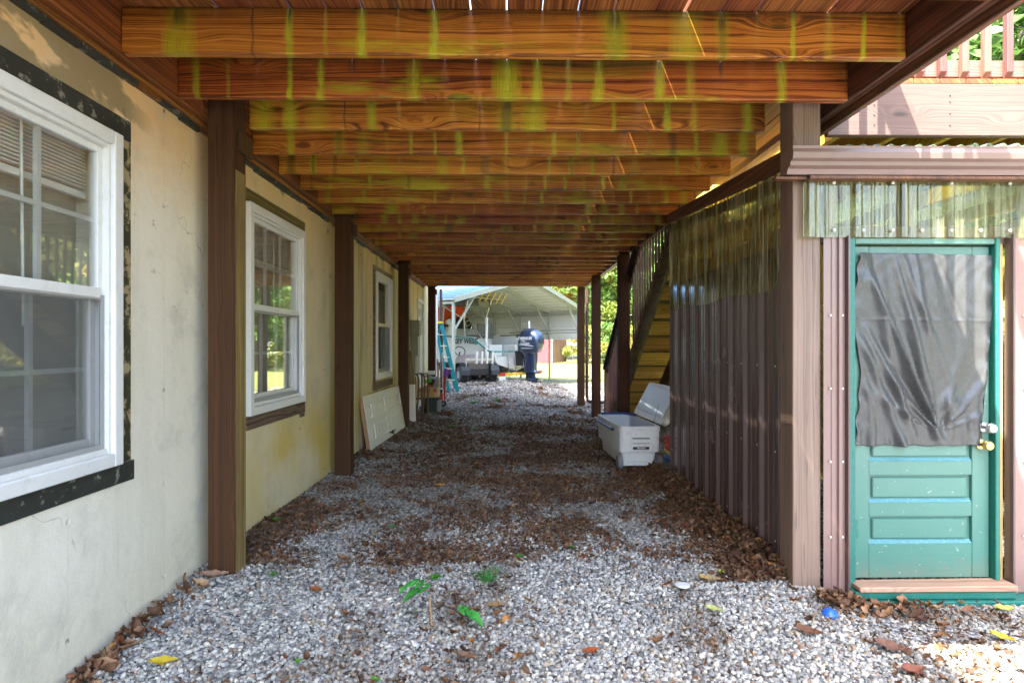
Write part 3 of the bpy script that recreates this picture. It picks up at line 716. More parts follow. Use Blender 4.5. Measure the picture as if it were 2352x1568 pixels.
# posts
for (x0, y0) in ((-1.54, 3.05), (-1.54, 5.29), (-1.54, 8.38), (-1.54, 11.55)):
    m = MB(); m.box(x0, x0 + .14, y0, y0 + .13, -.25, 2.35 if y0 > 4 else JZ1 - .002)
    po_ = put('post', m, 'post', deck, bevel=.006, seg=2)
    if y0 > 4:
        m = MB(); m.box(x0 - .02, x0 + .17, y0 + .002, y0 + .12, 2.352, JZ1 - .001); put('post_cap', m, 'post', po_, bevel=.004)
    if y0 < 4: m = MB(); m.box(x0 + .1405, x0 + .1425, y0 + .008, y0 + .122, .0, 2.1); put('bare_side', m, 'sidewood', po_)
    m = MB(); m.box(x0 + .142, x0 + .162, y0 + .02, y0 + .17, 2.20, 2.30); put('bracket_block', m, 'post', po_, bevel=.003)
for (x0, y0) in ((1.42, 7.39), (1.42, 9.68), (1.41, 11.58)):
    m = MB(); m.box(x0, x0 + .14, y0, y0 + .14, -.2, 2.344); po_ = put('post', m, 'post', deck, bevel=.006, seg=2)
    m = MB(); m.box(x0 + .02, x0 + .115, y0 + .03, y0 + .11, 2.345, JZ1 - .001); put('post_cap', m, 'post', po_, bevel=.004)
m = MB(); m.box(1.42, 1.56, 2.895, 3.035, -.25, 2.62); put('post', m, 'cornerpost', deck, bevel=.006, seg=2, label='corner post of the shed, brown with painted pinkish glare and long cracks')
# right hand deck over the shed
m = MB(); m.box(1.762, 5.2, 3.20, 3.24, 2.345, 2.63); put('rim_board', m, 'rim', deck, bevel=.004)
for k in range(10):
    xx = 1.86 + k * .32
    m = MB(); m.box(xx, xx + .038, 3.242, 5.2, JZ0 + .01, 2.59); put('joist', m, 'yellow', deck, bevel=.003)
for k in range(24):
    yy = 3.05 + k * .0; 
    m = MB(); x0 = 1.812 + k * .1455
    if x0 > 5.1: break
    m.box(x0, x0 + .1395, 3.205, 5.25, 2.632, 2.662); put('deck_board', m, 'board', deck, bevel=.003)
# nail heads on the rim board
m = MB()
for xx, zz in [(2.02 + .42 * i, 2.40 + .055 * j + .01 * ((i * j) % 3)) for i in range(5) for j in range(4)]:
    m.lathe([(0, 0), (.004, 0), (.004, -.003), (0, -.003)], (xx, 3.20, zz), 'y', 6)
put('nail_heads', m, 'black', deck, kind='stuff')
# railing of the right deck
rl = deck
m = MB(); m.box(1.90, 5.2, 3.262, 3.30, 2.695, 2.79); put('bottom_rail', m, 'railx', rl, bevel=.004)
m = MB(); m.box(1.90, 5.2, 3.262, 3.30, 3.42, 3.50); put('top_rail', m, 'railx', rl, bevel=.004)
m = MB(); m.box(1.85, 5.2, 3.21, 3.35, 3.502, 3.54); put('rail_cap', m, 'railx', rl, bevel=.004)
bal = MB(); bal.prism([(0, .02), (.034, -.018), (.036, .80), (0, .80)], 'x', -.018, .018); balme = bal.mesh('baluster', 'rail')
for k in range(26):
    put('baluster', None, None, rl, at=(2.05 + k * .125, 3.224, 2.69), bevel=.002, me=balme)
# railing along the right edge of the main deck
sidebal = MB().box(-.010, .010, -.015, .015, 0, 1.04).mesh('baluster', 'rail')
m = MB(); m.box(1.72, 1.76, 1.25, 3.18, 3.38, 3.47); put('top_rail', m, 'raily', rl, bevel=.004)
m = MB(); m.box(1.66, 1.81, 1.22, 3.18, 3.472, 3.51); put('rail_cap', m, 'raily', rl, bevel=.004)
for k in range(16):
    put('baluster', None, None, rl, at=(1.772, 1.30 + k * .12, 2.42), me=sidebal)
for px, py in ((1.66, 3.09), (1.66, 1.24)):
    m = MB(); m.box(px - .005, px + .085, py, py + .085, 2.58, 3.47); put('newel', m, 'rail', rl, bevel=.004)
# front rail of the main deck
m = MB(); m.box(-1.6, 1.68, 1.26, 1.30, 3.38, 3.47); m.box(-1.6, 1.68, 1.26, 1.30, 2.66, 2.75); put('front_rail', m, 'railx', rl, bevel=.004)
for k in range(26):
    put('baluster', None, None, rl, at=(-1.5 + k * .125, 1.225, 2.69), me=balme)

# ------------------------------------------------------------------ the stairs
stair = thing('staircase', 'brown railed wooden stairs with yellow pine risers going down behind the shed', 'stairs', (2.05, 7.3, 0))
NR = 14; RISE = 2.66 / NR; TOPY = 5.40; RUN = .275
slope = RISE / RUN
for k in range(NR):
    yy = TOPY + k * RUN; zt = 2.66 - k * RISE
    m = MB(); m.box(1.648, 2.50, yy, yy + .022, zt - RISE - .012, zt - .0295); put('riser', m, 'yellow', stair, bevel=.002)
    if k: 
        m = MB(); m.box(1.645, 2.503, yy - RUN + .0245, yy + .045, zt - .034, zt); put('tread', m, 'stringer', stair, bevel=.003)  # darker wood paints in the shade under the treads, between the risers
def sloped(x0, x1, y0, y1, zoff0, zoff1):
    f = lambda y: 2.66 - (y - TOPY) * slope
    m = MB(); m.prism([(y0, f(y0) + zoff0), (y1, f(y1) + zoff0), (y1, f(y1) + zoff1), (y0, f(y0) + zoff1)], 'x', x0, x1); return m
YB = TOPY + (NR - .6) * RUN
put('stringer', sloped(1.602, 1.640, TOPY - .1, YB, -.40, -.02), 'stringer', stair, bevel=.004)
put('stringer', sloped(2.06, 2.10, TOPY - .1, YB, -.52, -.24), 'raily', stair, bevel=.004)
put('stringer', sloped(2.51, 2.548, TOPY - .1, YB, -.40, -.02), 'stringer', stair, bevel=.004)
for xx in (1.575, 2.58):
    put('handrail', sloped(xx - .06, xx + .03, TOPY - .1, YB + .15, .80, .845), 'raily', stair, bevel=.005)
    put('handrail', sloped(xx - .02, xx + .018, TOPY - .1, YB + .1, .70, .798), 'raily', stair, bevel=.004)
sb = MB(); sb.prism([(-.015, 0), (.015, 0), (.015, .98), (-.015, .98)], 'x', -.010, .010)
sbm = sb.mesh('baluster', 'rail')
for k in range(30):
    yy = TOPY + .02 + k * .122
    if yy > YB: break
    if 7.30 < yy < 7.56: continue
    put('baluster', None, None, stair, at=(1.571, yy, 2.66 - (yy - TOPY) * slope - .24), bevel=.002, me=sbm)
    put('baluster', None, None, stair, at=(2.585, yy, 2.66 - (yy - TOPY) * slope - .24), me=sbm)
m = MB(); m.box(1.535, 1.625, YB + .06, YB + .15, -.05, .86); put('newel', m, 'rail', stair, bevel=.005)
m = MB(); m.box(2.54, 2.63, YB + .06, YB + .15, -.05, .86); put('newel', m, 'rail', stair, bevel=.005)
# ------------------------------------------------------------------ the shed
shed = thing('shed', 'brown ribbed metal lean-to shed with clear plastic upper strips and a teal door', 'shed', (2.6, 4, 0))
def rib_profile(s0, s1, ph=0.0, pitch=.2286, h=.019, minor=.004):
    pts = []
    def add(s, hh):
        if s0 <= s <= s1: pts.append((s, hh))
    k = int(math.floor((s0 - ph) / pitch)) - 1
    pts0 = []
    while ph + k * pitch < s1 + pitch:
        c = ph + k * pitch
        pts0 += [(c - .032, 0), (c - .013, h), (c + .013, h), (c + .032, 0), (c + .070, 0), (c + .076, minor), (c + .086, minor), (c + .092, 0), (c + .136, 0), (c + .142, minor), (c + .152, minor), (c + .158, 0)]
        k += 1
    pts0 = sorted(p for p in pts0 if s0 < p[0] < s1)
    def hat(s):
        a = [p for p in [(-99, 0)] + pts0]; return 0.0
    return [(s0, pts0[0][1] if abs(pts0[0][1]) < .001 else 0.0)] + pts0 + [(s1, 0.0)]
def ribbed(prof, z0, z1, place, zr=None):
    m = MB(); n = len(prof)
    for s, hh in prof: m.v.append(place(s, hh, z0 if zr is None else zr(s)[0]))
    for s, hh in prof: m.v.append(place(s, hh, z1 if zr is None else zr(s)[1]))
    for i in range(n - 1): m.f.append((i, i + 1, n + i + 1, n + i))
    return m
# side wall along the passage, faces -x
XS = 1.455
for (y0, y1) in ((3.05, 3.734), (3.736, 4.648), (4.650, 5.17)):
    pr = rib_profile(y0, y1, 3.10)
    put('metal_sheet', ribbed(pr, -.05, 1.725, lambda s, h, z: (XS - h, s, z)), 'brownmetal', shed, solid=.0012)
    put('clear_sheet', ribbed(pr, 0, 0, lambda s, h, z: (XS - h - .004, s, z), zr=lambda s: (1.50 + .012 * math.sin(s * 7), 2.10 + .10 * (s - 3.05))), 'clearside', shed, solid=.0015)
m = MB(); m.prism([(3.04, 2.10), (5.2, 2.27), (5.2, 2.355), (3.04, 2.20)], 'x', 1.425, 1.452); put('wall_plate', m, 'beam', shed, bevel=.003)
m = MB(); m.prism([(3.04, 2.02), (5.2, 2.19), (5.2, 2.265), (3.04, 2.095)], 'x', 1.462, 1.49); put('wall_plate', m, 'stringer', shed, bevel=.003)
m = MB()
for k in range(10):
    yy = 3.10 + k * .2286
    if yy > 5.15: break
    for zz in (.14, .62, 1.08, 1.52): m.lathe([(0, 0), (.007, 0), (.007, -.006), (.004, -.009), (0, -.009)], (XS - .0005, yy + .045, zz), 'x', 6)
for xx in (1.595, 1.655, 2.56, 2.62, 2.79):
    for zz in (.25, .62, .98, 1.34): m.lathe([(0, 0), (.006, 0), (.006, -.006), (0, -.008)], (xx, 2.874, zz), 'y', 6)
for k in range(11):
    m.lathe([(0, 0), (.008, 0), (.008, -.006), (0, -.010)], (1.60 + .145 * k, 2.852, 1.755), 'y', 8)
    m.lathe([(0, 0), (.008, 0), (.008, -.006), (0, -.010)], (1.60 + .29 * k, 2.852, 1.985), 'y', 8)
put('screw_heads', m, 'screw', shed, kind='stuff')
# inner framing and lining
m = MB(); m.box(1.49, 1.53, 3.06, 5.16, 1.74, 1.83); put('girt', m, 'yellow', shed, bevel=.003)
m = MB(); m.box(1.49, 1.53, 3.06, 5.16, 1.93, 1.99); put('girt', m, 'yellow', shed, bevel=.003)
for yy in (3.45, 4.2, 4.95):
    m = MB(); m.box(1.535, 1.573, yy, yy + .09, 0, 2.2); put('stud', m, 'yellowz', shed, bevel=.003)
m = MB(); m.box(3.9, 3.92, 3.0, 5.2, -.05, 1.2); put('lining_board', m, 'ply', shed)
m = MB(); m.box(1.48, 3.9, 5.17, 5.19, -.05, 1.55); put('lining_board', m, 'ply', shed)
for xx in (1.53, 2.05, 2.75, 3.35, 3.86):
    m = MB(); m.box(xx, xx + .04, 5.10, 5.168, 1.55, 2.3); put('stud', m, 'yellowz', shed, bevel=.003)
for xx in (1.60, 1.99, 2.62, 3.1):
    m = MB(); m.box(xx, xx + .04, 2.905, 2.985, 1.73, 2.09); put('stud', m, 'yellowz', shed, bevel=.003)
m = MB(); m.box(1.565, 3.9, 2.90, 2.94, 1.70, 1.785); put('header', m, 'rim', shed, bevel=.003)
m = MB(); m.box(1.565, 3.9, 2.91, 2.95, 2.00, 2.08); put('header', m, 'stringer', shed, bevel=.003)
# front wall, faces -y
YF = 2.880
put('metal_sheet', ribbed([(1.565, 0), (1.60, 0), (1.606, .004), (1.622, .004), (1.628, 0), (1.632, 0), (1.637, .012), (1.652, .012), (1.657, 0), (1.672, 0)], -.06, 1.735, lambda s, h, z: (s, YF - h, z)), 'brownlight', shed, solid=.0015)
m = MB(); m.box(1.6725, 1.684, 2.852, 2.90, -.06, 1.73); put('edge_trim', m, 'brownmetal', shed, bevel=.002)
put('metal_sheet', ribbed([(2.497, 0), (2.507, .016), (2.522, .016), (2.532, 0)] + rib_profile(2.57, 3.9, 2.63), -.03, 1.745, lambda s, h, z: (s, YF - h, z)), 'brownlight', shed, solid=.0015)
m = MB(); m.box(2.484, 2.496, 2.845, 2.90, -.03, 1.74); put('edge_trim', m, 'brownmetal', shed, bevel=.002)
m = MB(); m.box(2.449, 2.482, 2.905, 2.935, .0, 1.72)
st = put('jamb_stud', m, 'pine', shed)
for (x0, x1) in ((1.455, 2.36), (2.355, 3.25), (3.245, 3.9)):
    pr = rib_profile(x0, x1, 1.49, pitch=.2286, h=.016)
    put('clear_sheet', ribbed(pr, 1.722, 2.045, lambda s, h, z: (s, YF - .018 - h, z)), 'clear', shed, solid=.0015)
# door: frame, slab of stiles, rails and panels, threshold
XD0, XD1, ZD0, ZD1 = 1.722, 2.412, .035, 1.685
m = MB(); m.box(1.685, XD0 - .004, 2.868, 2.96, -.04, 1.722); put('door_frame', m, 'tealdark', shed, bevel=.003)
m = MB(); m.box(XD1 + .004, 2.440, 2.868, 2.96, -.04, 1.722); put('door_frame', m, 'tealdark', shed, bevel=.003)
m = MB(); m.box(XD0 - .003, XD1 + .003, 2.872, 2.96, ZD1 + .008, 1.720); put('door_frame', m, 'teal', shed, bevel=.003)
YD = 2.905
m = MB(); m.box(XD0 + .01, XD1 - .01, YD + .018, YD + .035, ZD0 + .01, ZD1 - .01); door = put('door', m, 'teal', shed)
for (x0, x1) in ((XD0, XD0 + .085), (XD1 - .085, XD1)):
    m = MB(); m.box(x0, x1, YD, YD + .036, ZD0, ZD1); put('stile', m, 'teal', door, bevel=.002)
bands = [(ZD0, .205)]; z = .205; panels = []
zz = .205
while zz < 1.50:
    panels.append((zz, zz + .135)); bands.append((zz + .135, zz + .205)); zz += .205
bands[-1] = (bands[-1][0], ZD1)
for (z0, z1) in bands:
    m = MB(); m.box(XD0 + .0855, XD1 - .0855, YD + .0005, YD + .034, z0, min(z1, ZD1)); put('rail', m, 'teal', door, bevel=.002)
for (z0, z1) in panels:
    m = MB(); m.box(XD0 + .105, XD1 - .105, YD + .006, YD + .0175, z0 + .022, z1 - .012); put('door_panel', m, 'teal', door, bevel=.006, seg=1)
    m = MB(); m.prism([(YD + .001, z0 + .0005), (YD + .017, z0 + .0005), (YD + .017, z0 + .017)], 'x', XD0 + .086, XD1 - .086)
    put('moulding', m, 'tealblue', door)
for (zz, nm) in ((1.38, 'hinge'), (.28, 'hinge')):
    m = MB(); m.lathe([(0, -.05), (.008, -.05), (.008, .05), (0, .05)], (XD0 - .002, YD - .006, zz), 'z', 8); m.box(XD0 + .001, XD0 + .03, YD - .003, YD - .0003, zz - .045, zz + .045); put(nm, m, 'tealdark', door)
def knob(x, z, mat, r):
    m = MB(); m.lathe([(0, 0), (r * .95, 0), (r * .95, -.006), (r * .4, -.010), (r * .4, -.028), (r * .8, -.034), (r, -.048), (r * .75, -.062), (0, -.066)], (x, YD - .0003, z), 'y', 16); return put('knob' if mat == 'black' else 'deadbolt', m, mat, door)
knob(2.385, .785, 'steel', .026); knob(2.368, .70, 'brass', .026)
m = MB(); m.tube([(2.385, YD - .004, .79), (2.37, YD - .03, .795), (2.40, YD - .06, .785)], .007, 6); put('latch', m, 'steel', door)
m = MB(); m.prism([(1.70, .004), (2.47, .004), (2.47, .034), (1.70, .028)], 'y', 2.80, 2.903); put('threshold', m, 'redwood', shed, bevel=.004)
m = MB(); m.box(1.686, 2.47, 2.812, 2.90, -.035, .002); put('sill', m, 'tealdark', shed, bevel=.004)
m = MB(); m.box(1.686, 3.9, 2.79, 2.90, -.09, -.037); put('sill', m, 'tealdark', shed, bevel=.004)
# gutter: K profile along x
gp = [(2.86, 2.125), (2.862, 2.02), (2.80, 2.012), (2.79, 2.035), (2.765, 2.045), (2.762, 2.062), (2.740, 2.072), (2.735, 2.098), (2.742, 2.118), (2.738, 2.128), (2.752, 2.130), (2.756, 2.12)]
m = MB(); 
n = len(gp)
for xx in (1.345, 4.2):
    for (yy, zz2) in gp: m.v.append((xx, yy, zz2))
for i in range(n - 1): m.f.append((i, i + 1, n + i + 1, n + i))
m.f.append(tuple(range(n)))
put('gutter', m, 'gutter', shed, solid=.0015)
m = MB(); m.box(1.40, 4.2, 2.865, 2.895, 2.05, 2.12); put('fascia_board', m, 'beam', shed, bevel=.003)
m = MB(); m.box(1.30, 1.455, 2.82, 2.86, 1.995, 2.008); m.box(1.457, 4.2, 2.80, 2.862, 1.993, 2.008); put('drip_board', m, 'beam', shed, bevel=.002)
# corrugated roof: waves across x, rising to the back; one sheet edge lapped over the next
def roofsheet(x0, x1, lift):
    m = MB(); nn = int((x1 - x0) / .0085)
    m.grid(nn, 1, lambda u, v: (x0 + (x1 - x0) * u, 2.785 + 2.45 * v, 2.143 + lift + .021 * v * 9.4 * .95 + .010 * math.sin((x0 + (x1 - x0) * u) * 2 * math.pi / .0676)))
    return m
for (x0, x1, lf) in ((1.575, 2.30, 0), (2.24, 2.96, .008), (2.90, 3.6, .0), (3.54, 4.2, .008)):
    put('roof_sheet', roofsheet(x0, x1, lf), 'clearroof', shed, solid=.0012, smooth=True)
for xx in (1.85, 2.42, 3.0, 3.6):
    m = MB(); m.box(xx, xx + .04, 2.9, 5.15, 2.0, 2.085); put('rafter', m, 'yellow', shed)

# plastic sheeting stapled over the top of the door
def tarpfn(u, v):
    pu, pv = .585, .93
    x = 1.738 + .685 * u; z = 1.652 - .958 * v
    du, dv = (u - pu) * .70, (pv - v) * .95
    r = math.hypot(du, dv) + 1e-6; th = math.atan2(dv, du)
    h = 0.
    for t0, wd, am in ((2.02, .085, .030), (2.32, .07, .018), (1.72, .07, .012), (2.62, .08, .014), (1.25, .10, .010), (.75, .09, .014), (2.17, .04, -.010), (.35, .08, .010)):
        h += am * math.exp(-((th - t0) / wd) ** 2) * min(1, r / .12) * math.exp(-r / .75)
    h += .012 * math.sin(x * 21 + z * 5 + .8) * (.3 + .7 * v) * .4
    # scallops along the left edge between staples
    ed = math.exp(-u / .06); sc1 = math.sin(v * 37 + 3.2 * math.sin(v * 6.3)); h += ed * .010 * (.5 + .5 * sc1); x += ed * (.0045 * sc1 + .015 * math.sin(v * 8 + 2.5))
    ed = math.exp(-(1 - u) / .05); h += ed * .006 * math.sin(v * 44); x += -ed * (.06 * v - .02 * (1 - v) + .004 * math.sin(v * 44))
    # gathered pinches at the bottom
    eb = math.exp(-(1 - v) / .14)
    h += eb * (.010 * math.sin(u * 23) + .006 * math.sin(u * 57 + 1)); q_ = u * 1.0 - v * .42
    for c0, wd, am, va, vb in ((.02, .030, .012, .1, .9), (.13, .022, -.010, .0, .8), (.22, .035, .014, .3, 1.1), (.36, .03, .010, -.1, .7), (-.12, .03, .012, .4, 1.2), (.50, .05, .008, -.2, .5), (.60, .03, .006, .0, .5), (-.25, .03, .010, .6, 1.2)):
        cq = c0 + .03 * math.sin(v * 5 + c0 * 30); h += am * math.exp(-((q_ - cq) / wd) ** 2) * math.exp(-(((v - (va + vb) / 2) / ((vb - va) / 2)) ** 4))
    for c0, sl, wd, am, v0, v1 in ((.034, .575, .030, .030, .12, .97), (.13, .50, .022, -.014, .2, .95), (-.16, .62, .028, .018, .35, 1.0), (.27, .36, .030, .014, -.05, .75), (.42, .22, .026, .012, -.05, .6)):
        tt = min(max((v - v0) / (v1 - v0), 0), 1); h += am * math.exp(-((u - sl * v - c0) / wd) ** 2) * math.sin(math.pi * tt) ** .6
    h += .001 * math.sin(u * 47 + 6 * math.sin(v * 9)) * math.sin(v * 31 + 3 * math.sin(u * 8)) + .022 * math.exp(-((u - .70) / .07) ** 2 - ((v - .80) / .06) ** 2) - .012 * math.exp(-((u - .64) / .02) ** 2 - ((v - .86) / .07) ** 2)
    z += eb * .0035 * math.sin(u * 31 + 1) + (.012 * u * (1 - v))* -1
    h += .0025 * math.exp(-((v - .345) / .006) ** 2)
    h += .004 * math.sin(x * 90 + 20 * z) * eb
    return (x, 2.897 - max(h, -.004) * 1.0, z)
m = MB(); m.grid(110, 150, tarpfn)
solo('plastic_sheet', m, 'tarp', 'wrinkled black plastic sheeting stapled over the upper part of the teal door', 'plastic sheet', smooth=True, solid=.0006)

# ------------------------------------------------------------------ gravel, as thousands of small angular stones
def ico():
    t = (1 + 5 ** .5) / 2
    v = np.array([(-1, t, 0), (1, t, 0), (-1, -t, 0), (1, -t, 0), (0, -1, t), (0, 1, t), (0, -1, -t), (0, 1, -t), (t, 0, -1), (t, 0, 1), (-t, 0, -1), (-t, 0, 1)], float)
    v /= np.linalg.norm(v[0])
    f = np.array([(0, 11, 5), (0, 5, 1), (0, 1, 7), (0, 7, 10), (0, 10, 11), (1, 5, 9), (5, 11, 4), (11, 10, 2), (10, 7, 6), (7, 1, 8), (3, 9, 4), (3, 4, 2), (3, 2, 6), (3, 6, 8), (3, 8, 9), (4, 9, 5), (2, 4, 11), (6, 2, 10), (8, 6, 7), (9, 8, 1)])
    return v, f
def rotmats(n, tilt=1.0):
    a = rng.uniform(0, 2 * np.pi, n); b = rng.normal(0, .55 * tilt, n); c = rng.normal(0, .55 * tilt, n)
    ca, sa, cb, sb, cc, sc_ = np.cos(a), np.sin(a), np.cos(b), np.sin(b), np.cos(c), np.sin(c); Z = np.zeros(n); O = np.ones(n)
    Rz = np.stack([ca, -sa, Z, sa, ca, Z, Z, Z, O], 1).reshape(-1, 3, 3)
    Rx = np.stack([O, Z, Z, Z, cb, -sb, Z, sb, cb], 1).reshape(-1, 3, 3)
    Ry = np.stack([cc, Z, sc_, Z, O, Z, -sc_, Z, cc], 1).reshape(-1, 3, 3)
    return Rz @ Rx @ Ry
def scatter(name, tmplv, tmplf, P, S, Rm, cols, mat, jitter=0.):
    n = len(P); nv = len(tmplv); nf = len(tmplf)
    V = np.broadcast_to(tmplv, (n, nv, 3)).copy()
    if jitter: V *= rng.uniform(1 - jitter, 1 + jitter, (n, nv, 1))
    V = V * S[:, None, :]
    V = np.einsum('nij,nkj->nki', Rm, V) + P[:, None, :]
    F = (tmplf[None] + (np.arange(n) * nv)[:, None, None]).reshape(-1, tmplf.shape[1])
    me = bpy.data.meshes.new(name); me.vertices.add(n * nv); me.vertices.foreach_set('co', V.reshape(-1))
    k = tmplf.shape[1]
    me.loops.add(F.size); me.loops.foreach_set('vertex_index', F.reshape(-1).astype(np.int32))
    me.polygons.add(len(F)); me.polygons.foreach_set('loop_start', (np.arange(len(F)) * k).astype(np.int32))
    at = me.attributes.new('tint', 'FLOAT_COLOR', 'FACE')
    C = np.ones((n, 4)); C[:, :3] = cols; at.data.foreach_set('color', np.repeat(C, nf, 0).reshape(-1))
    me.update(calc_edges=True); me.validate()
    me.materials.append(MT[mat]); o = bpy.data.objects.new(name, me); COL.objects.link(o)
    return o
def vnoise(x, y, s, seed):
    """smooth value noise"""
    r = np.random.default_rng(seed); G = r.random((64, 64))
    u, v = x * s + 100.3, y * s + 100.7; i, j = np.floor(u).astype(int), np.floor(v).astype(int); fu, fv = u - i, v - j
    fu = fu * fu * (3 - 2 * fu); fv = fv * fv * (3 - 2 * fv); g = lambda a, b: G[a % 64, b % 64]
    return (g(i, j) * (1 - fu) + g(i + 1, j) * fu) * (1 - fv) + (g(i, j + 1) * (1 - fu) + g(i + 1, j + 1) * fu) * fv
def litter(x, y):
    """how much leaf debris lies here, 0..1"""
    d = .55 * vnoise(x, y, 2.2, 1) + .3 * vnoise(x, y, 5.5, 2) + .15 * vnoise(x, y, 13, 3)
    d = d + .13 * np.exp(-((y - 3.95) / .32) ** 2) + .10 * sms(3.6, 4.6, y) * (1 - sms(9, 12, y))
    d = d + .34 * np.exp(-((x - 1.40) / .20) ** 2) * (y > 3.0) * (y < 8) + .10 * np.exp(-((x + 1.55) / .2) ** 2)
    d = d + .22 * np.exp(-((y - 2.72) / .10) ** 2) * (x > 1.4) * (x < 2.3)
    return d
def stones(name, x0, x1, y0, y1, pitch, rad, hz=0.0, keep=None, tm=None):
    nx, ny = int((x1 - x0) / pitch), int((y1 - y0) / (pitch * .87))
    I, J = np.meshgrid(np.arange(nx), np.arange(ny)); 
    x = x0 + (I + .5 * (J % 2)) * pitch; y = y0 + J * pitch * .87
    x = (x + rng.uniform(-.5, .5, x.shape) * pitch).ravel(); y = (y + rng.uniform(-.5, .5, y.shape) * pitch).ravel()
    if keep is not None: k = keep(x, y); x, y = x[k], y[k]
    n = len(x)
    r = rad * .90 * np.exp(np.clip(rng.normal(0, .30, n), -.8, .55))
    z = gz(x, y) + hz + rng.uniform(-.35, .55, n) * rad
    S = np.stack([r * rng.uniform(.9, 1.45, n), r * rng.uniform(.75, 1.1, n), r * rng.uniform(.45, .85, n)], 1)
    base = np.array([(.42, .43, .45), (.58, .58, .585), (.27, .28, .30), (.70, .69, .665), (.46, .39, .32), (.36, .26, .21), (.16, .16, .165)])
    w_ = np.array([.27, .24, .17, .12, .08, .04, .08]); c = base[rng.choice(7, n, p=w_ / w_.sum())] * rng.uniform(.54, .93, (n, 1)) * np.array([1.05, 1.0, .89])
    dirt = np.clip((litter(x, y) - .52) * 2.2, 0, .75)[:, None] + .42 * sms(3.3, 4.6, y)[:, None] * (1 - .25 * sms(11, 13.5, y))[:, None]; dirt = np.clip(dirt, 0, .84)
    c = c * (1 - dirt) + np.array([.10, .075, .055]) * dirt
    o = scatter(name, *(tm or (ICV, ICF)), np.stack([x, y, z], 1), S, rotmats(n), np.clip(c, .01, .9), 'stone', .22)
    return tag(o, 'crushed grey and white limestone gravel covering the ground', 'gravel', kind='stuff')
ICV, ICF = ico()
wedge = lambda x, y: (np.abs(x) < .93 * y + .2)
OCT = (np.array([(1.1, 0, 0), (-1.1, 0, 0), (0, 1.1, .2), (0, -1.1, .1), (0.1, 0, 1.1), (0, .1, -1.1)], float), np.array([(0, 2, 4), (2, 1, 4), (1, 3, 4), (3, 0, 4), (2, 0, 5), (1, 2, 5), (3, 1, 5), (0, 3, 5)]))
stones('gravel', -1.62, 3.4, 1.55, 3.0, .0142, .0098, keep=lambda x, y: wedge(x, y) & ((x < 1.56) | (y < 2.80)))
stones('gravel', -1.62, 1.50, 3.0, 5.4, .0155, .0108, tm=OCT)
stones('gravel', -1.62, 2.3, 5.4, 8.6, .022, .0145, tm=OCT)
stones('gravel', -1.62, 2.8, 8.6, 13.2, .036, .022, tm=OCT)
stones('gravel', -1.9, 3.2, 13.2, 18.5, .060, .030, tm=OCT)

# fallen leaves, curled
def leaf_template():
    pts = []
    prof = [0, .55, .9, 1.0, .75, .3, 0]
    xs = np.linspace(-1, 1, 7)
    V = []; 
    for a, w_ in zip(xs, prof):
        for s in (-1, 0, 1): V.append((a, s * w_ * .55, abs(s) * .26 + .18 * a * a + .07 * math.sin(a * 9 + s * 2)))
    F = []
    for i in range(6):
        for j in range(2):
            q = i * 3 + j; F.append((q, q + 3, q + 4, q + 1))
    return np.array(V), np.array(F)
LV, LF = leaf_template()
def leaves(name, x, y, zoff, size, label, bright=1.):
    n = len(x); s = size * np.exp(rng.normal(0, .35, n))
    S = np.stack([s, s * rng.uniform(.7, 1.3, n), s * rng.uniform(.5, 1.9, n)], 1)
    pal = np.array([(.13, .065, .032), (.19, .095, .048), (.085, .042, .024), (.25, .14, .075), (.29, .18, .10), (.20, .07, .03), (.40, .17, .04)])
    w_ = np.array([.26, .22, .22, .13, .08, .07, .02]); c = pal[rng.choice(7, n, p=w_)] * rng.uniform(.7, 1.25, (n, 1)) * bright
    P = np.stack([x, y, gz(x, y) + zoff], 1)
    o = scatter(name, LV, LF, P, S, rotmats(n, 1.1), c, 'leaf', .10)
    return tag(o, label, 'leaf litter', kind='stuff')
def pick(n, x0, x1, y0, y1, thr, soft=.07):
    x = rng.uniform(x0, x1, n); y = rng.uniform(y0, y1, n); k = rng.random(n) < sms(thr - soft, thr + soft, litter(x, y)); k &= wedge(x, y) & ((x < 1.42) | (y < 2.80))
    return x[k], y[k]
x, y = pick(8000, -1.6, 2.8, 1.6, 3.3, .64, .22); leaves('fallen_leaves', x, y, .008, .012, 'brown dry leaf scraps scattered over the near gravel')
x, y = pick(34000, -1.6, 1.42, 3.2, 5.6, .52, .18); leaves('fallen_leaves', x, y, .006, .012, 'dark brown leaf scraps in a band across the passage gravel')
x, y = pick(26000, -1.6, 1.9, 5.6, 9.5, .52, .24); leaves('fallen_leaves', x, y, .008, .016, 'dark leaf scraps over the gravel further down the passage', .85)
x, y = pick(4000, -1.6, 2.3, 9.5, 15, .70); leaves('fallen_leaves', x, y, .015, .03, 'leaf scraps on the gravel before the boat')
# heap against the shed wall
n = 7000; yy = rng.uniform(2.95, 5.6, n); xx = 1.43 - np.abs(rng.normal(0, .11 + .05 * np.sin(yy * 5), n)) - .0; hgt = np.clip(.075 - (1.43 - xx) * .45, 0, .12) * rng.random(n)
leaves('leaf_heap', xx, yy, .010 + hgt, .018, 'heap of curled dry leaves blown against the ribbed metal wall', .9)
n = 150; xx = 1.45 + np.abs(rng.normal(0, .3, n)); yy = 2.77 - np.abs(rng.normal(0, .05, n)); leaves('leaf_drift', xx, yy, .018 + .02 * rng.random(n), .022, 'pale dry leaves drifted along the teal door sill', 1.35)
n = 150; xx = -1.60 + np.abs(rng.normal(0, .06, n)); yy = 1.9 + np.abs(rng.normal(0, .45, n)); yy = np.clip(yy, 1.7, 3.0); leaves('leaf_drift', xx, yy, .018 + .02 * rng.random(n), .023, 'reddish brown leaves drifted along the foot of the near house wall', 1.3)
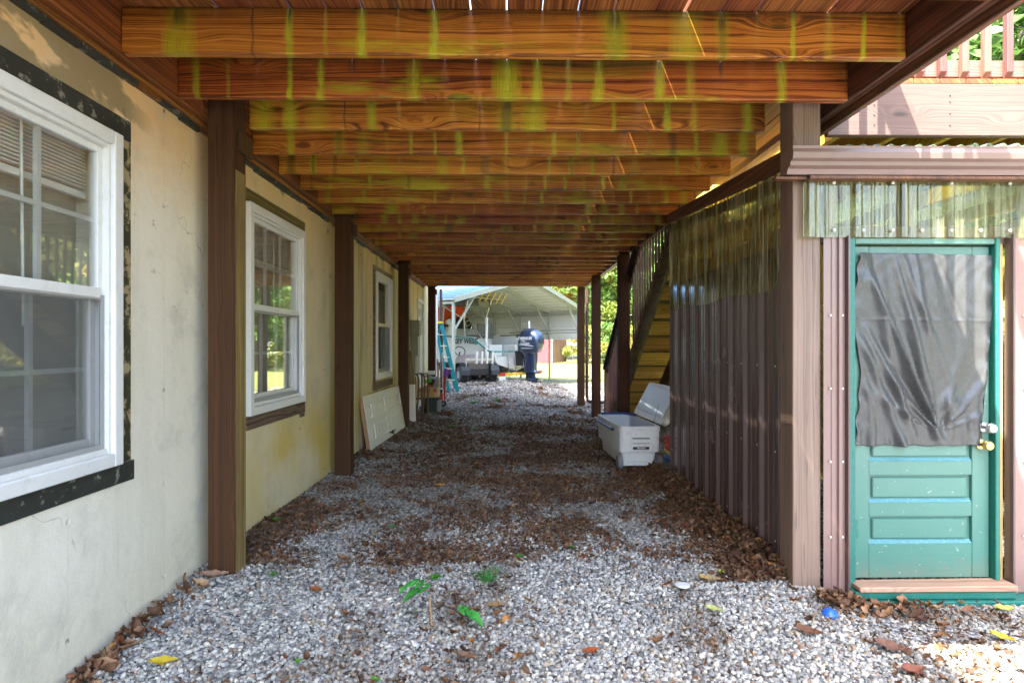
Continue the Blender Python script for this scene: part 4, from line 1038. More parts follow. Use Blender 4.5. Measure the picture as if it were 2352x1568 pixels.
# ------------------------------------------------------------------ single large leaves one can pick out
def onemesh(V, F, col, name):
    m = MB(); m.add([tuple(v) for v in V], [tuple(f) for f in F]); me = m.mesh(name, 'leaf', smooth=False)
    at = me.attributes.new('tint', 'FLOAT_COLOR', 'FACE'); at.data.foreach_set('color', list((*col, 1)) * len(me.polygons)); return me
def big_leaf(x, y, s, col, rz, label, tilt=.15):
    V = LV * np.array([s, s * .95, s * .7]); me = onemesh(V, LF, col, 'fallen_leaf')
    o = bpy.data.objects.new('fallen_leaf', me); COL.objects.link(o); o.location = (x, y, float(gz(x, y)) + .022); o.rotation_euler = (tilt, tilt * .5, rz)
    return tag(o, label, 'leaf', 'large fallen leaves lying on the gravel')
for a in ((-.16, 2.30, .055, (.22, .13, .08), 2.6, 'wide grey brown leaf lying in the gravel in front of the serrated green seedling'),
          (.335, 2.33, .04, (.28, .07, .02), .5, 'glossy orange brown leaf near the bottom middle, right of the wide grey brown one'),
          (.60, 2.08, .05, (.16, .035, .02), .1, 'dark red curled leaf at the very bottom of the gravel'),
          (-.05, 2.68, .045, (.26, .16, .07), .3, 'pale brown leaf at the foot of the grass tuft'),
          (1.25, 2.42, .055, (.16, .07, .04), -.5, 'dark curled leaf below the blue ball, left of the long furled one'),
          (1.52, 2.30, .065, (.18, .09, .06), -.6, 'long furled brown leaf just left of the sunlit patch'),
          (1.50, 2.15, .055, (.22, .08, .05), .2, 'reddish furled leaf at the left corner of the sunlit patch'),
          (1.95, 2.17, .05, (.50, .27, .12), -.2, 'orange tan leaf lying in the sunlit patch'),
          (2.10, 2.46, .045, (.50, .38, .04), -.9, 'long yellow leaf right of the middle, between the door sill and the sun'),
          (2.35, 2.44, .05, (.42, .18, .03), -.3, 'orange and brown spotted leaf near the right edge'),
          (2.33, 2.72, .05, (.50, .48, .10), .1, 'arched yellow leaf under the right end of the door sill'),
          (1.88, 2.63, .04, (.10, .04, .03), .8, 'dark crumpled leaf in front of the middle of the teal sill'),
          (1.12, 3.05, .032, (.42, .50, .05), .9, 'small lime yellow leaf at the edge of the leaf heap'),
          (.93, 2.62, .04, (.40, .42, .14), -.4, 'narrow yellow green leaf right of the middle gravel'),
          (1.02, 2.95, .055, (.34, .24, .10), -.2, 'large tan leaf beside the leaf heap near the shed corner'),
          (-1.32, 2.28, .05, (.55, .40, .03), .3, 'narrow bright yellow leaf near the foot of the left wall'),
          (-1.48, 3.0, .065, (.34, .20, .13), .3, 'pinkish brown leaf lying against the foot of the nearest post'),
          (-.92, 2.85, .038, (.26, .09, .03), -.3, 'single orange brown leaf right of the nearest post base'),
          (-.55, 4.9, .045, (.55, .25, .04), .4, 'orange leaf on the dark gravel beyond the leaf band'),
          (.05, 4.3, .04, (.50, .30, .14), 1.4, 'tan leaf standing up in the middle of the passage')):
    big_leaf(*a)

# ------------------------------------------------------------------ weeds
def leafblade(m, p, d, length, width, droop=.3, serr=0):
    p = Vector(p); d = Vector(d).normalized(); side = d.cross(Vector((0, 0, 1))).normalized(); n = 6; k = len(m.v)
    for i in range(n + 1):
        t = i / n; c = p + d * (length * t) + Vector((0, 0, -droop * length * t * t)); w_ = width * math.sin(math.pi * min(1, .12 + .88 * t)) * (1 + (.28 if (i % 2 and serr) else 0))
        m.v += [tuple(c - side * w_ / 2 + Vector((0, 0, w_ * .15))), tuple(c), tuple(c + side * w_ / 2 + Vector((0, 0, w_ * .15)))]
    for i in range(n):
        q = k + i * 3; m.f += [(q, q + 1, q + 4, q + 3), (q + 1, q + 2, q + 5, q + 4)]
def tinted(m, col, name):
    me = m.mesh(name, 'foliage', smooth=False, recalc=False); at = me.attributes.new('tint', 'FLOAT_COLOR', 'FACE')
    cs = []
    for i in range(len(me.polygons)):
        f = .8 + .4 * ((i // 12 * 37) % 10) / 10; cs += [col[0] * f, col[1] * f, col[2] * f, 1]
    at.data.foreach_set('color', cs); return me
def weed(name, x, y, label, cat, fn, col, stem=None):
    z = float(gz(x, y)); t = thing(name, label, cat, (x, y, z), local=True); t.scale = (1.3,) * 3 if name == 'seedling' else (1, 1, 1)
    m = MB(); fn(m); o = bpy.data.objects.new('leaves', tinted(m, col, 'leaves')); COL.objects.link(o); o.parent = t
    if stem:
        s = MB(); s.tube(stem, [.004, .003], 6); put('stem', s, 'pine', t)
    return t
def seedling(m):
    for (cx, cz, sx, n, sc_) in ((-.035, .13, -1, 5, 1.), (.11, .055, 1, 5, .9)):
        a0 = (0, 0, .06)
        for k in range(n):
            t = k / (n - 1); px = cx + sx * .075 * (t - .3); pz = cz + .02 * math.sin(t * 3) - .06 * t * (sx > 0)
            for sd in (-1, 1): leafblade(m, (px, 0, pz), (sx * .6, sd * 1., .25 - .3 * t), .040 * sc_ * (1.15 - .4 * t), .019, .3, 1)
        leafblade(m, (cx, 0, cz - .01), (sx, -.6, .0), .07, .04, .4, 1)
weed('seedling', -.32, 2.55, 'serrated bright green tree seedling with a bare stem in the near gravel', 'seedling', seedling, (.08, .38, .07), [(0, 0, -.02), (-.01, 0, .10)])
def tuft(m):
    for k in range(46):
        a = rng.uniform(0, 6.28); q = rng.uniform(.15, 1.3); leafblade(m, (rng.uniform(-.02, .02), rng.uniform(-.02, .02), .0), (math.cos(a) * q, math.sin(a) * q, 1.0), rng.uniform(.07, .17), .006, .35)
weed('grass_tuft', -.09, 2.95, 'tuft of thin dark green grass blades growing in the middle of the gravel', 'grass tuft', tuft, (.10, .33, .08))
def rosette(s, n):
    def f(m):
        for k in range(n):
            a = k * 2.4; leafblade(m, (0, 0, .015), (math.cos(a), math.sin(a), .5 + .4 * rng.random()), s * rng.uniform(.7, 1.1), s * .62, .4)
    return f
for (x, y, s, n, lab) in ((-.36, 2.99, .042, 10, 'yellow green rosette weed left of the grass tuft'), (-1.20, 3.05, .03, 6, 'tiny clover weed beside the nearest post foot'),
                       (-.80, 2.27, .026, 3, 'tiny green sprout low in the left gravel'), (-.48, 2.16, .030, 2, 'single round green leaf sprouting near the bottom edge'),
                       (-1.52, 3.9, .045, 7, 'small weed at the foot of the wall under the second window'), (-.75, 3.85, .035, 6, 'small bright weed in the brown leaf band'),
                       (.07, 3.25, .035, 6, 'flat little weed to the right of the grass tuft'), (.38, 3.4, .03, 5, 'thin sprig in the gravel right of the middle'),
                       (-.80, 8.6, .09, 9, 'far green weed near the yellow leaf by the crate'), (-.45, 8.3, .06, 7, 'far low weed in mid passage'),
                       (-.65, 12.0, .13, 16, 'patch of leafy weeds in front of the blue ladder'), (-.2, 12.3, .10, 14, 'patch of leafy weeds on the gravel before the boat motor'), (.45, 12.9, .08, 10, 'small green weed before the outboard motor')):
    weed('small_weed', x, y, lab, 'weed', rosette(s, n), (.10, .34, .04))

# ------------------------------------------------------------------ small things on the gravel
m = MB(); m.lathe([(0, -.036), (.018, -.031), (.031, -.018), (.036, 0), (.031, .018), (.018, .031), (0, .036)], (0, 0, 0), 'z', 20)
solo('ball', m, 'brightblue', 'bright blue plastic ball half sunk in the gravel before the shed post', 'ball', at=(1.44, 2.60, -.012), smooth=True)
m = MB(); m.lathe([(0, 0), (.036, 0), (.037, .004), (.030, .006), (.012, .006), (0, .004)], (0, 0, 0), 'z', 18)
solo('jar_cover', m, 'white', 'round pale jar cover lying in the gravel left of the shed corner', 'jar cover', at=(.86, 2.86, .02))

# ------------------------------------------------------------------ cooler with its lid open
cool = thing('cooler', 'large white wheeled cooler standing open beside the metal wall', 'cooler', (1.27, 6.2, float(gz(1.27, 6.2))), rotz=R(3), local=True)
def rrect(x0, x1, y0, y1, r, z, n=4):
    P = []
    for (cx, cy_, a0) in ((x1 - r, y1 - r, 0), (x0 + r, y1 - r, 90), (x0 + r, y0 + r, 180), (x1 - r, y0 + r, 270)):
        for i in range(n + 1):
            a = R(a0 + 90 * i / n); P.append((cx + r * math.cos(a), cy_ + r * math.sin(a), z))
    return P
W2, L2 = .20, .52
m = MB(); m.loft([rrect(-W2 + .045, W2 - .045, -L2 + .06, L2 - .06, .03, .03), rrect(-W2 + .03, W2 - .03, -L2 + .04, L2 - .04, .035, .16), rrect(-W2 + .002, W2 - .002, -L2 + .005, L2 - .005, .04, .17),
                 rrect(-W2, W2, -L2, L2, .045, .37), rrect(-W2 - .006, W2 + .006, -L2 - .006, L2 + .006, .048, .375), rrect(-W2 - .006, W2 + .006, -L2 - .006, L2 + .006, .048, .42),
                 rrect(-W2 + .03, W2 - .03, -L2 + .03, L2 - .03, .03, .42), rrect(-W2 + .05, W2 - .05, -L2 + .05, L2 - .05, .03, .10)]); m.sm = True
put('body', m, 'cooler', cool)
m = MB(); m.loft([rrect(-W2 + .031, W2 - .031, -L2 + .031, L2 - .031, .028, .4205), rrect(-W2 + .048, W2 - .048, -L2 + .048, L2 - .048, .028, .12), ], cap=False); m.add(rrect(-W2 + .048, W2 - .048, -L2 + .048, L2 - .048, .028, .12), [tuple(range(20))])
put('liner', m, 'coolerin', cool, smooth=False)
m = MB(); m.tube([(-W2 - .012, -L2 + .25, .36), (-W2 - .03, -L2 + .2, .37), (-W2 - .03, L2 - .2, .37), (-W2 - .012, L2 - .15, .36)], .014, 8); put('handle', m, 'blue', cool)
m = MB(); m.tube([(-W2 + .04, L2 - .02, .432), (W2 - .1, L2 - .02, .432), (W2 - .02, L2 - .2, .432)], .014, 8); put('rim_band', m, 'blue', cool)
m = MB(); m.box(-W2 + .10, W2 - .09, -L2 - .012, -L2 - .001, .18, .36); pl = put('label_plate', m, 'cooler', cool, bevel=.006, seg=2)
m = MB(); m.box(-W2 + .125, W2 - .115, -L2 - .016, -L2 - .0125, .20, .225); put('badge', m, 'black', pl)
text('lettering', 'MARINE', .022, 'white', pl, (.005, -L2 - .0175, .2125), (R(90), 0, 0), .0006, bold=.0006)
m = MB(); m.box(-W2 + .12, W2 - .11, -L2 - .018, -L2 - .0125, .30, .315); m.box(-W2 + .12, W2 - .11, -L2 - .016, -L2 - .0125, .255, .262); put('grip', m, 'greyplastic', pl, bevel=.002)
m = MB(); m.box(-W2 + .03, W2 - .04, -L2 - .004, -L2 + .03, .04, .075); put('foot_bar', m, 'cooler', cool, bevel=.008, seg=2)
for sx in (-1, 1):
    m = MB(); m.lathe([(0, -.025), (.055, -.025), (.068, -.02), (.068, .02), (.055, .025), (0, .025)], (sx * (W2 - .005), -L2 + .04, .068), 'x', 20); put('wheel', m, 'greyplastic', cool)
# lid, hinged on the right side and thrown back
lid = bpy.data.objects.new('lid', MB().loft([rrect(-W2, W2, -L2, L2, .045, 0), rrect(-W2, W2, -L2, L2, .045, .05), rrect(-W2 + .02, W2 - .02, -L2 + .02, L2 - .02, .04, .065)]).mesh('lid', 'cooler', smooth=True)); COL.objects.link(lid); lid.parent = cool
lid.rotation_euler = (0, R(118), 0); lid.location = (W2 + .11, .0, .61)
ORG[lid.name] = (0, 0, 0)
m = MB(); m.box(-W2 + .04, W2 - .06, -L2 + .05, L2 - .05, -.012, -.001); put('lid_liner', m, 'coolerin', lid, bevel=.012, seg=2)
lid.scale = (1.0, 1, 1)
m = MB(); m.tube([(W2 - .05, -L2 + .1, .41), (W2 + .03, -L2 + .14, .62)], .002, 4); put('lid_cord', m, 'black', cool)
t = thing('toy_pins', 'stack of red, yellow and blue toy plastic pins behind the cooler', 'toys', (1.56, 5.75, 0))
for (dz, c, r_) in ((.10, 'brightblue', .04), (.165, 'yellowp', .032), (.20, 'red', .034), (.25, 'orange', .03), (.30, 'red', .028)):
    m = MB(); m.lathe([(0, -.16), (r_ * .6, -.15), (r_, -.10), (r_ * .9, 0), (r_ * .5, .1), (0, .12)], (1.58, 5.72, dz), 'y', 12); put('pin', m, c, t)

# ------------------------------------------------------------------ six panel door leaning on its side against the wall
ld = thing('loose_door', 'cream six panel door lying on its long edge, leaning on the wall', 'door', (-1.50, 6.50, .035), rotz=R(-1.5), local=True)
ld.rotation_euler = (0, R(-9), R(-1.5))
Wd, Ld = .60, 2.02
m = MB(); m.box(-.036, -.004, 0, Ld, 0, Wd); put('slab', m, 'cream', ld, bevel=.003)
ysd = [0, .10, .27, .36, .88, .97, 1.92 - .28, 2.02]
pans = [(.12, .30), (.38, .95), (1.10, 1.85)]
rails = [(0, .12), (.30, .38), (.95, 1.10), (1.85, 2.02)]
for a, b in rails:
    m = MB(); m.box(-.0038, .012, a, b, .09, Wd - .09); put('rail', m, 'cream', ld, bevel=.002)
for a, b in ((0, .0895), (Wd - .0895, Wd)):
    m = MB(); m.box(-.0038, .0125, 0, Ld, a, b); put('stile', m, 'cream', ld, bevel=.002)
m = MB(); m.box(-.0038, .0122, .1205, 1.8495, Wd / 2 - .04, Wd / 2 + .04); put('mullion', m, 'cream', ld, bevel=.002)
for a, b in pans:
    for c, d in ((.09, Wd / 2 - .04), (Wd / 2 + .04, Wd - .09)):
        m = MB(); m.box(-.0036, .009, a + .03, b - .03, c + .03, d - .03); put('door_panel', m, 'cream', ld, bevel=.011)
m = MB(); m.box(-.037, .0055, -.003, -.0005, 0, Wd); put('bare_edge', m, 'pine', ld)
m = MB(); m.lathe([(0, 0), (.025, 0), (.012, .012), (.012, .03), (.026, .04), (.026, .055), (0, .06)], (.0046, .96, .06), 'x', 12); m.tube([(.05, .96, .06), (.055, 1.08, .07)], .008, 6); put('handle', m, 'black', ld)

# ------------------------------------------------------------------ clutter by the far posts
def leaning(name, label, cat, pts, w_, th, mat):
    m = MB(); m.bar(pts[0], pts[1], w_, th, up=(0, 1, 0)); return solo(name, m, mat, label, cat, bevel=.003)
m = MB(); m.prism([(-1.545, .60), (-1.40, .60), (-1.44, 1.12), (-1.565, 1.10)], 'y', 9.02, 9.06); bd = solo('board', m, 'sidewood', 'short greyish brown plywood board propped upright beside the third post', 'board', bevel=.002)
m = MB(); m.prism([(-1.56, 0.0), (-1.40, 0.0), (-1.41, .60), (-1.56, .60)], 'y', 9.03, 9.12); solo('panel', m, 'cream', 'tall cream offcut standing under the plywood board', 'board', bevel=.003)
t = thing('bent_tube_frame', 'rusty brown bent tube chair frames folded against the wall', 'chair frame', (-1.42, 9.3, 0.03))
for k, (dx, dy, hh) in enumerate(((-.06, 0, .70), (.03, .10, .74), (.11, .22, .74))):
    X = -1.42 + dx; Y = 9.25 + dy
    m = MB(); m.tube([(X - .13, Y + .02, hh), (X - .05, Y, hh), (X - .015, Y, hh - .03), (X, Y, hh - .10), (X - .01, Y, .35), (X - .05, Y, .0)], .014, 8); put('leg', m, 'rust', t)
    m = MB(); m.tube([(X + .01, Y + .28, .02), (X + .01, Y + .28, hh - .08), (X, Y + .28, hh), (X - .02, Y, hh)], .014, 8); put('leg', m, 'rust', t)
m = MB(); m.box(-1.50, -1.33, 9.30, 9.33, .34, .37); put('stretcher', m, 'rust', t)
bn = thing('bin', 'dark green plastic tub under the wooden crate', 'bin', (-1.35, 10.45, .02))
m = MB(); m.lathe([(0, .0), (.15, .0), (.17, .24), (.18, .25), (.18, .265), (.15, .265), (.13, .02), (0, .02)], (-1.35, 10.45, .02), 'z', 20); put('tub', m, 'binblack', bn)
m = MB(); m.lathe([(0, .0), (.05, 0), (.06, .2), (0, .2)], (-1.20, 10.40, .03), 'z', 12); put('liner', m, 'greyplastic', bn)
cr = thing('crate', 'wooden fruit crate with red print, full of tools, on the green tub', 'crate', (-1.35, 10.45, .29))
for z0 in (.0, .083):
    m = MB(); m.box(-1.52, -1.20, 10.27, 10.282, .292 + z0, .292 + z0 + .078); q = put('slat', m, 'pine', cr, bevel=.002)
    m = MB(); m.box(-1.52, -1.20, 10.63, 10.642, .292 + z0, .292 + z0 + .078); put('slat', m, 'pine', cr, bevel=.002)
m = MB(); m.box(-1.519, -1.505, 10.283, 10.629, .292, .455); m.box(-1.215, -1.201, 10.283, 10.629, .292, .455); put('end_board', m, 'pine', cr, bevel=.002)
m = MB(); m.box(-1.505, -1.215, 10.283, 10.629, .293, .302); put('base', m, 'pine', cr)
m = MB()
for k, xx in enumerate((-1.47, -1.36, -1.25)): m.lathe([(0, 0), (.026, 0), (.026, -.001), (0, -.001)], (xx, 10.2695, .415), 'y', 12)
put('printed_spot', m, 'red', cr)
def stuff_item(name, label, cat, mk, mat):
    m = MB(); mk(m); return solo(name, m, mat, label, cat, bevel=.003)
stuff_item('bottle', 'small green bottle lying on the tools in the crate', 'bottle', lambda m: m.tube([(-1.44, 10.35, .56), (-1.33, 10.42, .58)], [.035, .03], 10), 'green')
stuff_item('folder', 'grey folder standing in the crate on a slant', 'folder', lambda m: m.prism([(-1.33, .40), (-1.21, .40), (-1.21, .64), (-1.235, .66)], 'y', 10.42, 10.44), 'greyplastic')
stuff_item('toolbox', 'flat blue grey case across the top of the crate clutter', 'case', lambda m: m.bar((-1.50, 10.5, .665), (-1.22, 10.5, .60), .12, .035), 'motorgrey')
stuff_item('carton', 'little cream carton on top of the blue grey case', 'box', lambda m: m.box(-1.42, -1.28, 10.46, 10.56, .675, .745), 'cream')
stuff_item('pliers', 'red handled tool in the crate', 'tool', lambda m: m.tube([(-1.47, 10.4, .44), (-1.38, 10.4, .50), (-1.30, 10.4, .47)], .014, 6), 'red')
leaning('plank', 'narrow pale plank leaning on the corner of the house', 'plank', ((-1.27, 11.3, .03), (-1.36, 11.6, .92)), .035, .02, 'pine')
leaning('pole', 'grey pole standing just behind the pale plank', 'pole', ((-1.22, 11.35, .03), (-1.28, 11.75, 1.05)), .022, .022, 'vinyl')
dl = thing('toy_cart', 'small black wheeled trolley carrying a red bottle', 'trolley', (-1.22, 11.1, .05))
for (xx, yy) in ((-1.30, 11.0), (-1.20, 11.22)):
    m = MB(); m.lathe([(0, -.015), (.045, -.015), (.06, -.012), (.06, .012), (.045, .015), (0, .015)], (xx, yy, .09), 'y', 16); wv = put('wheel', m, 'rubber', dl)
    m = MB(); m.lathe([(0, -.019), (.02, -.019), (.02, .0), (0, .0)], (xx, yy, .09), 'y', 12); put('hub', m, 'vinylgrey', wv)
m = MB(); m.box(-1.32, -1.18, 11.02, 11.2, .13, .16); put('deck_plate', m, 'black', dl, bevel=.004)
bt = thing('spray_bottle', 'red bottle with a black top standing on the trolley', 'bottle', (-1.23, 11.12, .162))
m = MB(); m.lathe([(0, 0), (.035, 0), (.037, .12), (.015, .15), (0, .15)], (-1.23, 11.12, .162), 'z', 12); put('body', m, 'red', bt)
m = MB(); m.lathe([(0, 0), (.026, 0), (.026, .05), (0, .06)], (-1.23, 11.12, .313), 'z', 12); put('cap', m, 'black', bt)
fn = thing('toy_horn', 'purple cup shaped plastic toy on a red stem beside the ladder', 'toy', (-1.20, 11.5, .2))
m = MB(); m.lathe([(0, 0), (.035, 0), (.075, .12), (.078, .13), (.066, .13), (.03, .01), (0, .01)], (0, 0, 0), 'z', 18); o = put('cup', m, 'purple', fn, at=(-1.20, 11.5, .60)); o.rotation_euler = (R(-25), R(25), 0)
m = MB(); m.tube([(-1.215, 11.5, .10), (-1.21, 11.5, .40), (-1.20, 11.5, .60)], [.02, .024, .03], 10); put('stem', m, 'red', fn)

# step ladder
lad = thing('step_ladder', 'teal fibreglass step ladder with a yellow top leaning by the house corner', 'ladder', (-1.2, 13.5, .1))
def LP(a, b, w_=.075, mat='ladder', n='rail', th=.03):
    m = MB(); m.bar(a, b, th, w_, up=(1, 0, .3)); return put(n, m, mat, lad, bevel=.004)
T = Vector((-1.56, 13.62, 1.70)); z0 = float(gz(-1.1, 13.6))
LP((-1.10, 13.30, z0), T + Vector((.06, -.12, 0)), .09); LP((-1.30, 13.28, z0 + .01), T + Vector((-.06, -.14, 0)), .07)
LP((-1.20, 13.75, z0), T + Vector((.05, .02, 0)), .05); LP((-1.36, 13.75, z0 + .01), T + Vector((-.07, .0, 0)), .05)
for k in range(1, 6):
    t_ = k / 6; a = Vector((-1.10, 13.30, z0)).lerp(T + Vector((.06, -.12, 0)), t_); b = Vector((-1.30, 13.28, z0 + .01)).lerp(T + Vector((-.06, -.14, 0)), t_)
    m = MB(); m.bar(a, b, .07, .02); put('step', m, 'steel', lad)
m = MB(); m.box(T.x - .10, T.x + .10, T.y - .18, T.y + .06, T.z, T.z + .045); put('top_cap', m, 'yellowp', lad, bevel=.008, seg=2)
m = MB(); m.bar(T + Vector((-.035, -.172, -.10)), T + Vector((.03, -.16, -.42)), .05, .012); put('warning_label', m, 'vinyl', lad)

# downspout and its run along the ground
dsp = thing('downspout', 'brown rain pipe standing behind the last right hand post', 'downspout', (1.62, 12.0, 0))
m = MB(); m.tube([(1.64, 11.95, 2.34), (1.64, 11.95, .16), (1.66, 11.95, .07), (1.80, 11.9, .05), (3.0, 11.4, .045)], .036, 10); put('pipe', m, 'pipe', dsp)
for zz in (.55, 1.35):
    m = MB(); m.box(1.55, 1.685, 11.905, 11.915, zz, zz + .03); put('strap', m, 'pipe', dsp)
m = MB(); m.tube([(-1.52, 13.62, 2.5), (-1.50, 13.62, 1.2), (-1.5, 13.62, .1)], .035, 8)
solo('downspout', m, 'pipe', 'dark rain pipe at the far house corner behind the ladder', 'downspout')

# ------------------------------------------------------------------ carport
cp = thing('carport', 'open metal carport with pale ribbed roof sheltering the boat', 'carport', (-1.29, 14.35, 0), rotz=R(53.13), local=True)
WC, EZ, PZ, NF, SP = 6.2, 2.31, 3.085, 7, 1.2
def loc_gz(w_, d_):
    X = -1.29 + .6 * w_ - .8 * d_; Y = 14.35 + .8 * w_ + .6 * d_; return float(gz(X, Y))
for k in range(NF):
    d_ = k * SP
    for w_ in (0, WC):
        m = MB(); m.box(w_ - .032, w_ + .032, d_ - .032, d_ + .032, loc_gz(w_, d_) - .05, EZ - .03); put('post', m, 'carframe', cp, bevel=.004)
        s = 1 if w_ == 0 else -1
        m = MB(); m.bar((w_ + s * .01, d_, 1.55), (w_ + s * .80, d_, EZ + .14), .04, .04); put('brace', m, 'carframe', cp)
    for (a, b) in ((0, WC / 2), (WC, WC / 2)):
        m = MB(); m.bar((a, d_, EZ), (b, d_, PZ), .06, .06); put('rafter', m, 'carframe', cp)
for w_ in (0, WC):
    m = MB(); m.box(w_ - .03, w_ + .03, .033, (NF - 1) * SP, -.01, .045); put('base_rail', m, 'carframe', cp)
    m = MB(); m.box(w_ - .03, w_ + .03, .033, (NF - 1) * SP, EZ - .09, EZ - .035); put('eave_rail', m, 'carframe', cp)
LD = (NF - 1) * SP + .15
def slope_sheet(side, mat, zo):
    m = MB(); segs = []; n = 12; wtot = WC / 2 + .15
    for i in range(n):
        a = i / n * wtot; b = (i + 1) / n * wtot; rw = .02
        segs += [(a, 0), (a + rw * .3, .038), (a + rw * 2.2, .038), (a + rw * 2.5, 0)]
    segs.append((wtot, 0))
    for dd in (-.15, LD):
        for (s, hh) in segs:
            ww = (-.15 + s) if side == 0 else (WC + .15 - s); z = EZ - .037 + (s) * (PZ - EZ) / (WC / 2) + .045 + hh + zo
            m.v.append((ww, dd, z))
    q = len(segs)
    for i in range(q - 1): m.f.append((i, i + 1, q + i + 1, q + i))
    return m
put('roof_sheet', slope_sheet(0, 'carroof', -.012), 'carroof', cp, solid=.001)
put('roof_sheet', slope_sheet(0, 'carsky', .012), 'carsky', cp, solid=.001, label='roof slope facing the house, sky reflection painted as blue')
put('roof_sheet', slope_sheet(1, 'carroof', 0), 'carroof', cp, solid=.001)
for (a, b) in ((-.15, WC / 2), (WC + .15, WC / 2)):
    m = MB(); m.bar((a, -.17, EZ - .01 if 1 else 0), (b, -.17, PZ + .04), .02, .13); put('gable_trim', m, 'carframe', cp)
m = MB(); zz = 1.40; n = 5
prof = []
for i in range(n):
    a = zz + i * .19; prof += [(a, 0), (a + .015, .018), (a + .045, .018), (a + .06, 0)]
prof.append((EZ + .036, 0))
for dd in (-.03, LD):
    for (z, h) in prof: m.v.append((WC + .04 + h, dd, min(z, EZ + .036)))
q = len(prof)
for i in range(q - 1): m.f.append((i, i + 1, q + i + 1, q + i))
put('wall_sheet', m, 'carroof', cp, solid=.001)
m = MB(); m.box(-.06, WC + .05, LD - .05, LD - .03, .0, PZ - .2); put('end_wall', m, 'carroof', cp)

# ------------------------------------------------------------------ boat (local y = towards the bow, x = starboard, origin under the transom)
BZ = R(53.13)
boat = thing('boat', 'white centre console fishing boat with a teal stripe under the carport', 'boat', (.30, 17.22, 0), rotz=BZ, local=True)
def sheer(y):
    return float(np.interp(y, [0, .15, .7, 1.0, 2.8, 5.0, 6.2], [1.06, 1.07, 1.43, 1.46, 1.56, 1.68, 1.78]))
def beam(y): return float(np.interp(y, [0, 3.2, 4.6, 5.6, 6.3], [1.15, 1.15, .92, .48, .05]))
def keel(y): return float(np.interp(y, [0, 4.2, 5.6, 6.3], [.46, .48, .72, 1.3]))
def chine(y): return float(np.interp(y, [0, 3.0, 5.0, 6.3], [.68, .72, .95, 1.5]))
secs = []
for y in (0, .1, .2, .35, .5, .7, 1.0, 1.6, 2.4, 3.2, 4.0, 4.8, 5.5, 6.0, 6.3):
    b_ = beam(y); s_ = sheer(y); c_ = chine(y); k_ = keel(y); dk_ = min(.88, s_ - .1)
    secs.append([(-b_ * .99, y, s_), (-b_ * .90, y, (s_ + c_) / 2), (-b_ * .84, y, c_), (0, y, k_), (b_ * .84, y, c_), (b_ * .90, y, (s_ + c_) / 2), (b_ * .99, y, s_), (b_ * .99 - .14 * min(1, b_), y, s_ + .002), (b_ * .99 - .18 * min(1, b_), y, dk_), (-b_ * .99 + .18 * min(1, b_), y, dk_), (-b_ * .99 + .14 * min(1, b_), y, s_ + .002)])
m = MB(); m.loft(secs); put('hull', m, 'hull', boat, smooth=False)
for sx in (-1, 1):
    m = MB(); ypts = [0, .1, .2, .35, .5, .7, 1.0, 1.6, 2.4, 3.2, 4.0, 4.8, 5.5, 6.0]
    m.tube([(sx * (beam(y) * .99 + .008), y, sheer(y) - .03) for y in ypts], .024, 6); put('rub_stripe', m, 'tealstripe', boat)
m = MB(); m.tube([(-1.14, -.012, 1.03), (1.14, -.012, 1.03)], .022, 6); put('rub_stripe', m, 'tealstripe', boat)
text('lettering', 'KEY WEST', .20, 'lettering', boat, (-1.13, 1.02, 1.32), (R(90), 0, R(-90)), .003, shear=.25, bold=.009, sx=.98)
m = MB(); m.lathe([(0, 0), (.07, 0), (.07, -.004), (0, -.004)], (0, 0, 0), 'x', 20); o = put('emblem', m, 'tealstripe', boat, at=(-1.12, .62, 1.27)); o.scale = (1, 1.3, .75)
m = MB(); m.box(-1.085, -1.078, .33, .37, 1.10, 1.13); m.box(-1.085, -1.078, .24, .28, 1.10, 1.13); put('registration_mark', m, 'red', boat)
# stern seat box, console, seat, windscreen
m = MB(); m.box(-.95, -.35, .25, .7, .88, 1.22); put('stern_box', m, 'hull', boat, bevel=.03, seg=2)
m = MB(); m.box(.25, .95, .25, .7, .88, 1.22); put('stern_box', m, 'hull', boat, bevel=.03, seg=2)
m = MB(); m.prism([(1.95, .88), (2.65, .88), (2.55, 1.95), (2.25, 2.05), (2.0, 1.75)], 'x', -.42, .42); cs = put('console', m, 'hull', boat, bevel=.03, seg=2)
m = MB(); m.prism([(1.95, 1.72), (1.99, 1.72), (2.22, 2.08), (2.18, 2.08)], 'x', -.36, .36); put('dash', m, 'black', cs)
m = MB(); pts = [(-.02 + .19 * math.cos(t), 1.86 - .05 * math.sin(t), 1.80 + .18 * math.sin(t)) for t in np.linspace(0, 2 * math.pi, 18)]; m.tube(pts, .014, 6)
for t in (.5, 2.6, 4.7): m.tube([(-.02, 1.9, 1.80), (-.02 + .19 * math.cos(t), 1.86 - .05 * math.sin(t), 1.80 + .18 * math.sin(t))], .010, 5)
put('steering_wheel', m, 'steel', cs)
m = MB(); m.box(-.40, .40, 1.15, 1.60, 1.42, 1.52); m.box(-.40, .40, 1.12, 1.19, 1.53, 1.85); put('seat', m, 'canvas', boat, bevel=.02, seg=2)
m = MB(); m.box(-.34, .34, 1.2, 1.55, .88, 1.419); put('seat_base', m, 'hull', boat, bevel=.01)
m = MB()
for sx in (-1, 1):
    m.tube([(sx * .52, 1.5, .9), (sx * .50, 1.6, 2.0), (sx * .55, 1.4, 2.55), (sx * .62, 1.0, 2.62)], .025, 8); m.tube([(sx * .48, 2.6, .9), (sx * .50, 2.4, 2.62)], .025, 8); m.tube([(sx * .62, .95, 2.62), (sx * .60, 2.8, 2.62)], .025, 8)
    m.tube([(sx * .5, 1.6, 2.0), (sx * .5, 2.4, 2.4)], .016, 6)
